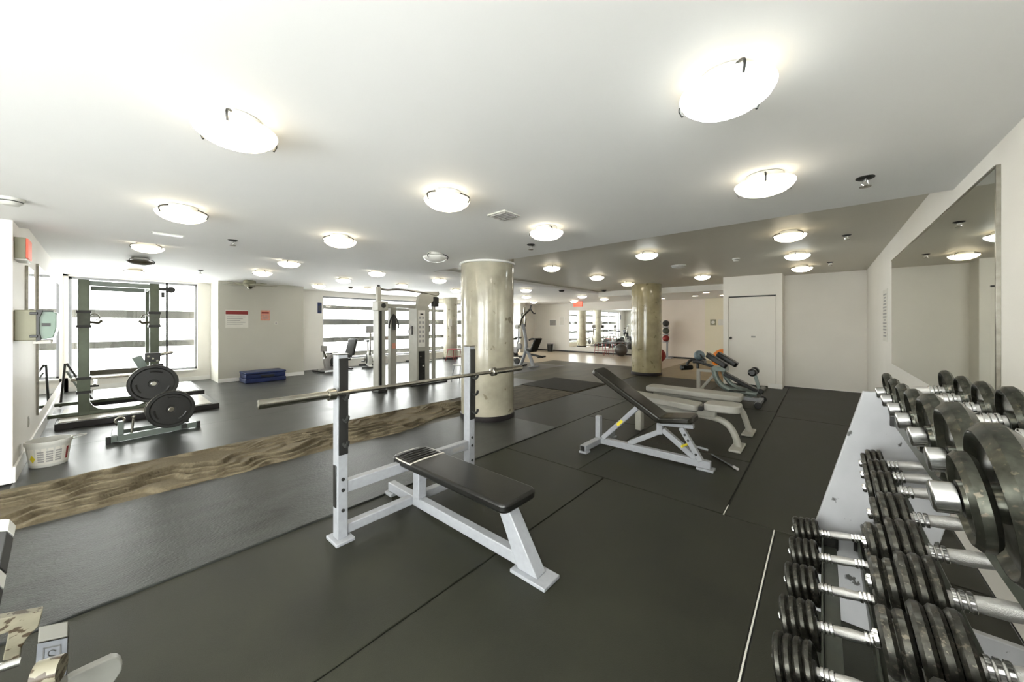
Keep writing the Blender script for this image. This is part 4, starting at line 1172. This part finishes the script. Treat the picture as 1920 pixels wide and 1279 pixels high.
MB((-7.0, 4.16, 1.6)).tube([(-7.02, 4.16, 1.6), (-7.0, 4.24, 1.5), (-7.0, 4.28, 1.36), (-7.0, 4.27, 1.3)], 0.016, 8, 1).build('rope_strand', M['plastic'], rp)
MB((-7.0, 4.16, 1.6)).tube([(-7.01, 4.16, 1.6), (-7.0, 4.16, 1.45), (-7.0, 4.16, 1.26)], [0.02, 0.045, 0.03], 8).build('knot_grip', M['plastic'], rp)
hk = thing('stirrup_grip', 'small stirrup grip hanging beside the weight stack', 'cable grip', (-7.0, 4.56, 1.2))
MB().tube([(0, 0.04, 0.15), (0, -0.04, 0.05), (0, -0.04, -0.02), (0, 0.02, -0.05)], 0.012, 8, 1).build('strap', M['print_grey'], hk)
MB().tube([(0, 0.05, 0.15), (0, 0.05, -0.05)], 0.014, 8).build('grip', M['plastic'], hk)

# white stool, red stools
def stool(name, label, x, y, h, w, m, seat_m, rz=0.0, group=None):
    t = thing(name, label, 'stool', (x, y, 0), rz, group)
    MB().box((-w, -w, h - 0.03), (w, w, h)).build('seat', M[seat_m], t, 0.01)
    for sx in (-1, 1):
        for sy in (-1, 1):
            MB().tube([(sx * w * 0.8, sy * w * 0.8, h - 0.03), (sx * w * 1.12, sy * w * 1.12, 0.0)], 0.013, 8).build('leg', M[m], t)
    b = MB()
    q = w * 1.0
    for a, c in (((-q, -q), (q, -q)), ((q, -q), (q, q)), ((q, q), (-q, q)), ((-q, q), (-q, -q))):
        b.tube([(a[0], a[1], h * 0.35), (c[0], c[1], h * 0.35)], 0.009, 6)
    b.build('foot_ring', M[m], t)
    return t


stool('step_stool', 'small white metal stool behind the barbell, left of the thick pillar', -6.6, 5.75, 0.42, 0.17, 'white_metal', 'white_plastic', 0.3)
stool('step_stool', 'red-framed stool in front of the slim window pillar', -10.5, 8.75, 0.45, 0.2, 'red_paint', 'red_paint', 0.2)
stool('bar_stool', 'red-legged black stool under the far mirror, left of the pair', -7.55, 14.75, 0.55, 0.19, 'red_paint', 'plastic', 0.1, 'red stools under the far mirror')
stool('bar_stool', 'red-legged black stool under the far mirror, beside the black ball', -7.05, 14.75, 0.55, 0.19, 'red_paint', 'plastic', 0.0, 'red stools under the far mirror')

# balls, bin
def exball(x, y, r, m, label):
    t = thing('exercise_ball', label, 'exercise ball', (x, y, 0))
    MB().ball((0, 0, r), r, 28).build('shell', M[m], t)
    MB().lathe([(0.012, 0), (0.012, 0.004)], (0, -r, r), (0, -1, 0), 8).build('valve', M['plastic'], t)


exball(-6.55, 14.7, 0.27, 'black_ball', 'large black exercise ball on the floor by the far mirror')
exball(-4.5, 13.3, 0.25, 'red', 'red exercise ball half hidden behind the rear pillar')
exball(-2.2, 12.1, 0.33, 'orange', 'orange exercise ball beside the closet, behind the hip pads')
t = thing('waste_bin', 'dark waste bin against the far end wall', 'bin', (-10.4, 14.9, 0))
MB().lathe([(0.12, 0), (0.13, 0.005), (0.16, 0.38), (0.15, 0.38), (0.12, 0.02), (0.01, 0.015)], (0, 0, 0), n=20).build('body', M['dark_metal'], t)
MB().lathe([(0.165, 0.37), (0.17, 0.39), (0.15, 0.41), (0.1, 0.415)], (0, 0, 0), n=20).build('lid', M['print_grey'], t)

# wall rack of small balls in the studio
WR = (-4.75, 15.1, 0)
t = thing('ball_rack', 'upright white rack for medicine balls in the far studio', 'rack', WR)
MB(WR).box((-4.8, 15.08, 0.0), (-4.74, 15.14, 1.5)).build('post', M['white_metal'], t)
MB(WR).box((-4.95, 14.85, 0.0), (-4.55, 15.2, 0.04)).build('foot', M['white_metal'], t)
for k, (z, lab, m) in enumerate(((1.28, 'black medicine ball on the top arm of the studio rack', 'plastic'), (0.98, 'grey medicine ball on the middle arm of the studio rack', 'rail'), (0.68, 'dark red medicine ball on the lowest arm of the studio rack', 'red'))):
    MB(WR).box((-4.85, 14.78, z - 0.03), (-4.68, 15.08, z)).build('arm', M['white_metal'], t)
    tag(MB((-4.76, 14.92, z + 0.131)).ball((-4.76, 14.92, z + 0.131), 0.13).build('medicine_ball', M[m], None), lab, 'ball', 'balls on the studio rack')

# ------------------------------------------------------------ bikes near the windows
def bike(x, y, rz, label, upright=True, m='white_plastic'):
    t = thing('exercise_bike', label, 'exercise bike', (x, y, 0), rz, 'cardio machines by the windows')
    MB().prism([(-0.3, -0.06, 0.1), (0.25, -0.06, 0.1), (0.3, -0.06, 0.35), (0.1, -0.06, 0.52), (-0.2, -0.06, 0.42)], (0, 0.12, 0)).build('body_shell', M[m], t, 0.02)
    for sx in (-0.45, 0.45):
        MB().bar((sx, -0.26, 0.04), (sx, 0.26, 0.04), 0.07, 0.05).build('foot_bar', M['dark_metal'], t, 0.01)
    MB().bar((-0.48, 0, 0.08), (0.48, 0, 0.08), 0.09, 0.06).build('base_beam', M[m], t, 0.01)
    MB().cyl((-0.02, -0.09, 0.28), (-0.02, 0.09, 0.28), 0.16, 24, 0.1).build('crank_cover', M['dark_metal'], t)
    for s in (-1, 1):
        MB().bar((-0.02, s * 0.11, 0.28), (-0.02 + 0.14 * s, s * 0.11, 0.2), 0.02, 0.03).build('crank', M['steel'], t)
        MB().box((-0.07 + 0.14 * s, s * 0.16 - 0.05, 0.17), (0.03 + 0.14 * s, s * 0.16 + 0.05, 0.2)).build('pedal', M['plastic'], t, 0.005)
    if upright:
        MB().tube([(0.22, 0, 0.4), (0.3, 0, 0.75), (0.32, 0, 1.12)], 0.03, 10).build('console_post', M['steel'], t)
        c = MB().bar((0.36, -0.13, 1.22), (0.36, 0.13, 1.22), 0.05, 0.22).build('console', M['print_grey'], t, 0.015)
        MB().bar((0.332, -0.09, 1.24), (0.332, 0.09, 1.24), 0.006, 0.13).build('screen', M['dark_metal'], c)
        MB().tube([(0.1, -0.22, 1.02), (0.26, -0.2, 1.05), (0.32, -0.05, 1.04), (0.32, 0.05, 1.04), (0.26, 0.2, 1.05), (0.1, 0.22, 1.02)], 0.02, 8, 1).build('handlebar', M['plastic'], t)
        MB().tube([(-0.22, 0, 0.4), (-0.3, 0, 0.8)], 0.025, 10).build('seat_post', M['steel'], t)
        MB().prism([(-0.44, -0.11, 0.8), (-0.44, 0.11, 0.8), (-0.3, 0.1, 0.8), (-0.14, 0.035, 0.8), (-0.14, -0.035, 0.8), (-0.3, -0.1, 0.8)], (0, 0, 0.07)).build('saddle', M['vinyl'], t, 0.02)
    else:
        MB().bar((-0.55, 0, 0.3), (0.0, 0, 0.32), 0.08, 0.06).build('seat_rail', M['dark_metal'], t, 0.01)
        MB().box((-0.5, -0.2, 0.38), (-0.12, 0.2, 0.46)).build('seat', M['vinyl'], t, 0.03)
        MB().obox((-0.56, -0.2, 0.42), (0, 0.4, 0), (-0.14, 0, 0.5), (0.08, 0, 0.02)).build('backrest', M['vinyl'], t, 0.03)
        MB().tube([(0.22, 0, 0.4), (0.3, 0, 0.62)], 0.03, 10).build('console_post', M['steel'], t)
        MB().bar((0.28, -0.13, 0.68), (0.28, 0.13, 0.68), 0.05, 0.18).build('console', M['print_grey'], t, 0.015)
        for s in (-1, 1):
            MB().tube([(-0.4, s * 0.24, 0.36), (-0.15, s * 0.25, 0.5), (-0.05, s * 0.24, 0.52)], 0.016, 8).build('side_handle', M['plastic'], t)
    return t


bike(-10.9, 4.5, R(280), 'recumbent bike with brown backrest beside the partition', False, 'print_grey')
bike(-11.0, 5.65, R(-20), 'upright exercise bike seen before the long window, left of the cable machine', True)
bike(-11.0, 7.6, R(10), 'upright exercise bike seen through the cable machine', True)
bike(-9.6, 11.0, R(200), 'exercise bike reflected in the far mirror, left one', True, 'dark_metal')
bike(-9.1, 10.2, R(170), 'exercise bike reflected in the far mirror, right one', True, 'dark_metal')
bike(-11.0, 10.4, R(30), 'white exercise bike between the slim pillar and the thick pillar', True)

# ------------------------------------------------------------ plate-loaded press machine past the pillar
LO = (-7.1, 9.0, 0)
lm = thing('chest_press_machine', 'white and black press machine with branching arms beyond the thick pillar', 'exercise machine', LO)
W = M['white_metal']
MB(LO).tube([(-7.45, 9.0, 0.03), (-7.2, 9.0, 0.6), (-7.25, 9.0, 1.0), (-7.35, 9.0, 1.38)], 0.055, 10, 1).build('main_mast', W, lm)
MB(LO).tube([(-7.22, 9.0, 0.6), (-7.05, 9.0, 0.35), (-6.92, 9.0, 0.03)], 0.06, 10, 1).build('front_leg', W, lm)
MB(LO).tube([(-7.5, 8.95, 0.8), (-7.48, 8.95, 1.35)], 0.03, 10).build('rear_post', W, lm)
MB(LO).bar((-7.45, 8.7, 0.03), (-7.45, 9.3, 0.03), 0.06, 0.05).build('rear_foot', M['dark_metal'], lm)
MB(LO).bar((-6.92, 8.75, 0.03), (-6.92, 9.25, 0.03), 0.06, 0.05).build('front_foot', W, lm)
MB(LO).tube([(-7.35, 8.85, 1.35), (-7.28, 8.85, 1.6), (-7.05, 8.85, 1.78), (-6.92, 8.85, 1.88)], 0.038, 8, 1).build('press_arm', M['steel'], lm)
MB(LO).tube([(-6.93, 8.85, 1.86), (-6.9, 8.85, 1.98)], 0.022, 8).build('hand_grip', M['plastic'], lm)
MB(LO).tube([(-6.93, 8.85, 1.86), (-6.8, 8.85, 1.72), (-6.74, 8.85, 1.72)], 0.022, 8).build('hand_grip', M['plastic'], lm)
MB(LO).tube([(-7.4, 9.15, 1.3), (-7.35, 9.15, 1.62), (-7.42, 9.15, 1.78), (-7.4, 9.15, 1.95)], 0.036, 8, 1).build('press_arm', M['steel'], lm)
MB(LO).tube([(-7.42, 9.15, 1.76), (-7.55, 9.15, 1.72), (-7.5, 9.15, 1.4)], 0.03, 8, 1).build('press_arm', M['steel'], lm)
MB(LO).cyl((-7.5, 8.82, 1.3), (-7.36, 8.82, 1.3), 0.07).build('pivot', M['white_plastic'], lm)
slope_pad(LO, (-7.12, 0.55), (-6.9, 0.5), 9.0, 0.36, 0.08, 'seat', M['vinyl'], lm)
MB(LO).obox((-6.95, 8.83, 0.56), (0, 0.34, 0), (0.2, 0, 0.4), (0.06, 0, -0.03)).build('backrest', M['vinyl'], lm, 0.02)
MB(LO).tube([(-7.1, 9.0, 0.88), (-6.95, 9.0, 0.93), (-6.8, 9.0, 0.88)], 0.03, 8, 1).build('back_frame', M['dark_metal'], lm)
MB(LO).bar((-7.0, 9.0, 0.42), (-6.55, 9.0, 0.36), 0.07, 0.06).build('foot_arm', M['dark_metal'], lm, 0.01)
MB(LO).bar((-6.6, 8.8, 0.37), (-6.6, 9.2, 0.37), 0.06, 0.06).build('ankle_roller', M['vinyl'], lm, 0.02)
for z, xx in ((0.68, -7.3), (0.55, -7.45), (0.2, -7.4)):
    MB(LO).cyl((xx, 8.72, z), (xx, 8.8, z), 0.1, 20).build('weight_disc', M['print_grey'] if z > 0.3 else M['plastic'], lm)

# ------------------------------------------------------------ worn machine in the near corner
QO = (-1.9, -0.2, 0)
QM = mat('worn_white_enamel', (0.3, 0.3, 0.275), 0.4, var=0.08, scale=12)
wq = thing('leg_machine', 'worn white exercise machine with chipped paint in the lower corner', 'exercise machine', QO)
e2 = Vector((0.73, 0, -0.68))
e3 = Vector((-0.68, 0, -0.73)) * 0.07
P = Vector((-1.855, -0.128, 0.45))
e1 = Vector((0.035, 0.06, 0)) * 1.0
MB(QO).obox(P, e1, e2 * 0.045, e3).build('end_block', M['block_cap'], wq, 0.003)
fbk = MB(QO).obox(P + e2 * 0.047, e1, e2 * 0.26, e3).build('foot_block', M['plastic'], wq, 0.004)
nrm = Vector((0.68, 0, 0.73))
MB(QO).obox(P + e2 * 0.05 + nrm * 0.0005, e1, e2 * 0.25, nrm * 0.003).build('face_plate', M['slate'], fbk, 0.001)
for a, b, c, d in ((0.2, 0.8, 0.065, 0.069), (0.2, 0.8, 0.115, 0.119), (0.2, 0.25, 0.065, 0.119), (0.75, 0.8, 0.065, 0.119)):
    MB(QO).obox(P + e2 * c + e1 * a + nrm * 0.0036, e1 * (b - a), e2 * (d - c), nrm * 0.001).build('emblem_border', M['plastic'], fbk)
spts = [P + e1 * (0.5 + 0.13 * math.cos(R(t_))) + e2 * (0.084 - 0.008 * math.sin(R(t_))) + nrm * 0.0045 for t_ in range(20, 271, 25)]
spts += [P + e1 * (0.5 + 0.13 * math.cos(R(t_))) + e2 * (0.1 - 0.008 * math.sin(R(t_))) + nrm * 0.0045 for t_ in range(90, -161, -25)]
MB(QO).tube(spts, 0.0012, 5).build('emblem_mark', M['plastic'], fbk)
# chipped arm plate and its tube
poly = [(-2.02, -0.2448, 0.4485), (-2.02, -0.1312, 0.4135), (-2.02, -0.1389, 0.3672), (-2.02, -0.1617, 0.3423), (-2.02, -0.1744, 0.3169), (-2.02, -0.1776, 0.2817), (-2.02, -0.2114, 0.2987), (-2.02, -0.1993, 0.3847), (-2.02, -0.2448, 0.3906)]
MB(QO).prism(poly, (-0.035, 0, 0)).build('arm_plate', M['chipped'], wq, 0.003)
MB(QO).tube([Vector((-1.93, -0.42, 0.36)), Vector((-1.93, -0.1687, 0.324))], 0.013, 10).build('cross_tube', M['chrome'], wq)
a, b = Vector((-1.652, -0.1199, 0.42)), Vector((-1.6357, -0.073, 0.42))
MB(QO).tube([a, a * 0.5 + b * 0.5, b], [0.034, 0.034, 0.033], 18).build('roller_tube', M['chipped'], wq)
MB(QO).tube([a - Vector((0, 0, 0.06)), b - Vector((0, 0, 0.06))], 0.03, 14).build('roller_tube', QM, wq)
pp = [(-1.86, -0.0787, 0.2357), (-1.86, -0.0656, 0.2415), (-1.86, -0.0285, 0.2424), (-1.86, 0.0227, 0.242), (-1.86, 0.0363, 0.2342), (-1.86, 0.0464, 0.2178), (-1.86, 0.0502, 0.1982), (-1.86, 0.0477, 0.1794), (-1.86, 0.0401, 0.1663), (-1.86, 0.0129, 0.1277), (-1.86, -0.0787, 0.1993)]
MB(QO).prism(pp, (-0.03, 0.0, 0)).build('paddle_plate', QM, wq, 0.004)
MB(QO).box((-2.1, -0.5, 0.0), (-1.7, -0.42, 0.06)).build('base_rail', M['white_metal'], wq, 0.006)
MB(QO).box((-2.07, -0.5, 0.06), (-1.99, -0.42, 0.5)).build('post', M['white_metal'], wq, 0.006)
MB(QO).bar((-2.03, -0.46, 0.2), (-1.85, -0.1, 0.14), 0.05, 0.05).build('support_arm', M['dark_metal'], wq, 0.004)
MB(QO).bar((-1.87, -0.1, 0.14), (-1.87, -0.1, 0.38), 0.04, 0.04).build('support_arm', M['dark_metal'], wq, 0.004)

KO = (-2.7, -0.35, 0)
kq = thing('step_block', 'black block with pale end caps at the left edge, on the carpet side mat', 'exercise machine', KO)
q0 = Vector((-2.8291, -0.2763, 0.5))
u1 = Vector((-0.2, -0.22, 0.0))
u3 = (Vector((-2.8291, -0.2575, 0.46)) - q0)
u2 = Vector((0.32, -0.02, -0.3))
MB(KO).obox(q0, u1, u2 * 0.12, u3).build('end_cap', M['white_plastic'], kq, 0.003)
MB(KO).obox(q0 + u2 * 0.13, u1, u2 * 0.36, u3).build('body', M['plastic'], kq, 0.003)
MB(KO).obox(q0 + u2 * 0.5, u1, u2 * 0.13, u3).build('end_cap', M['white_plastic'], kq, 0.003)
MB(KO).obox(q0 + u2 * 0.64, u1, u2 * 0.3, u3).build('body', M['plastic'], kq, 0.003)
pb = q0 + u1 * 0.5 + u2 * 0.6 + u3
MB(KO).bar((pb.x, pb.y, 0.0), (pb.x, pb.y, pb.z + 0.02), 0.08, 0.08).build('support_post', M['dark_metal'], kq)
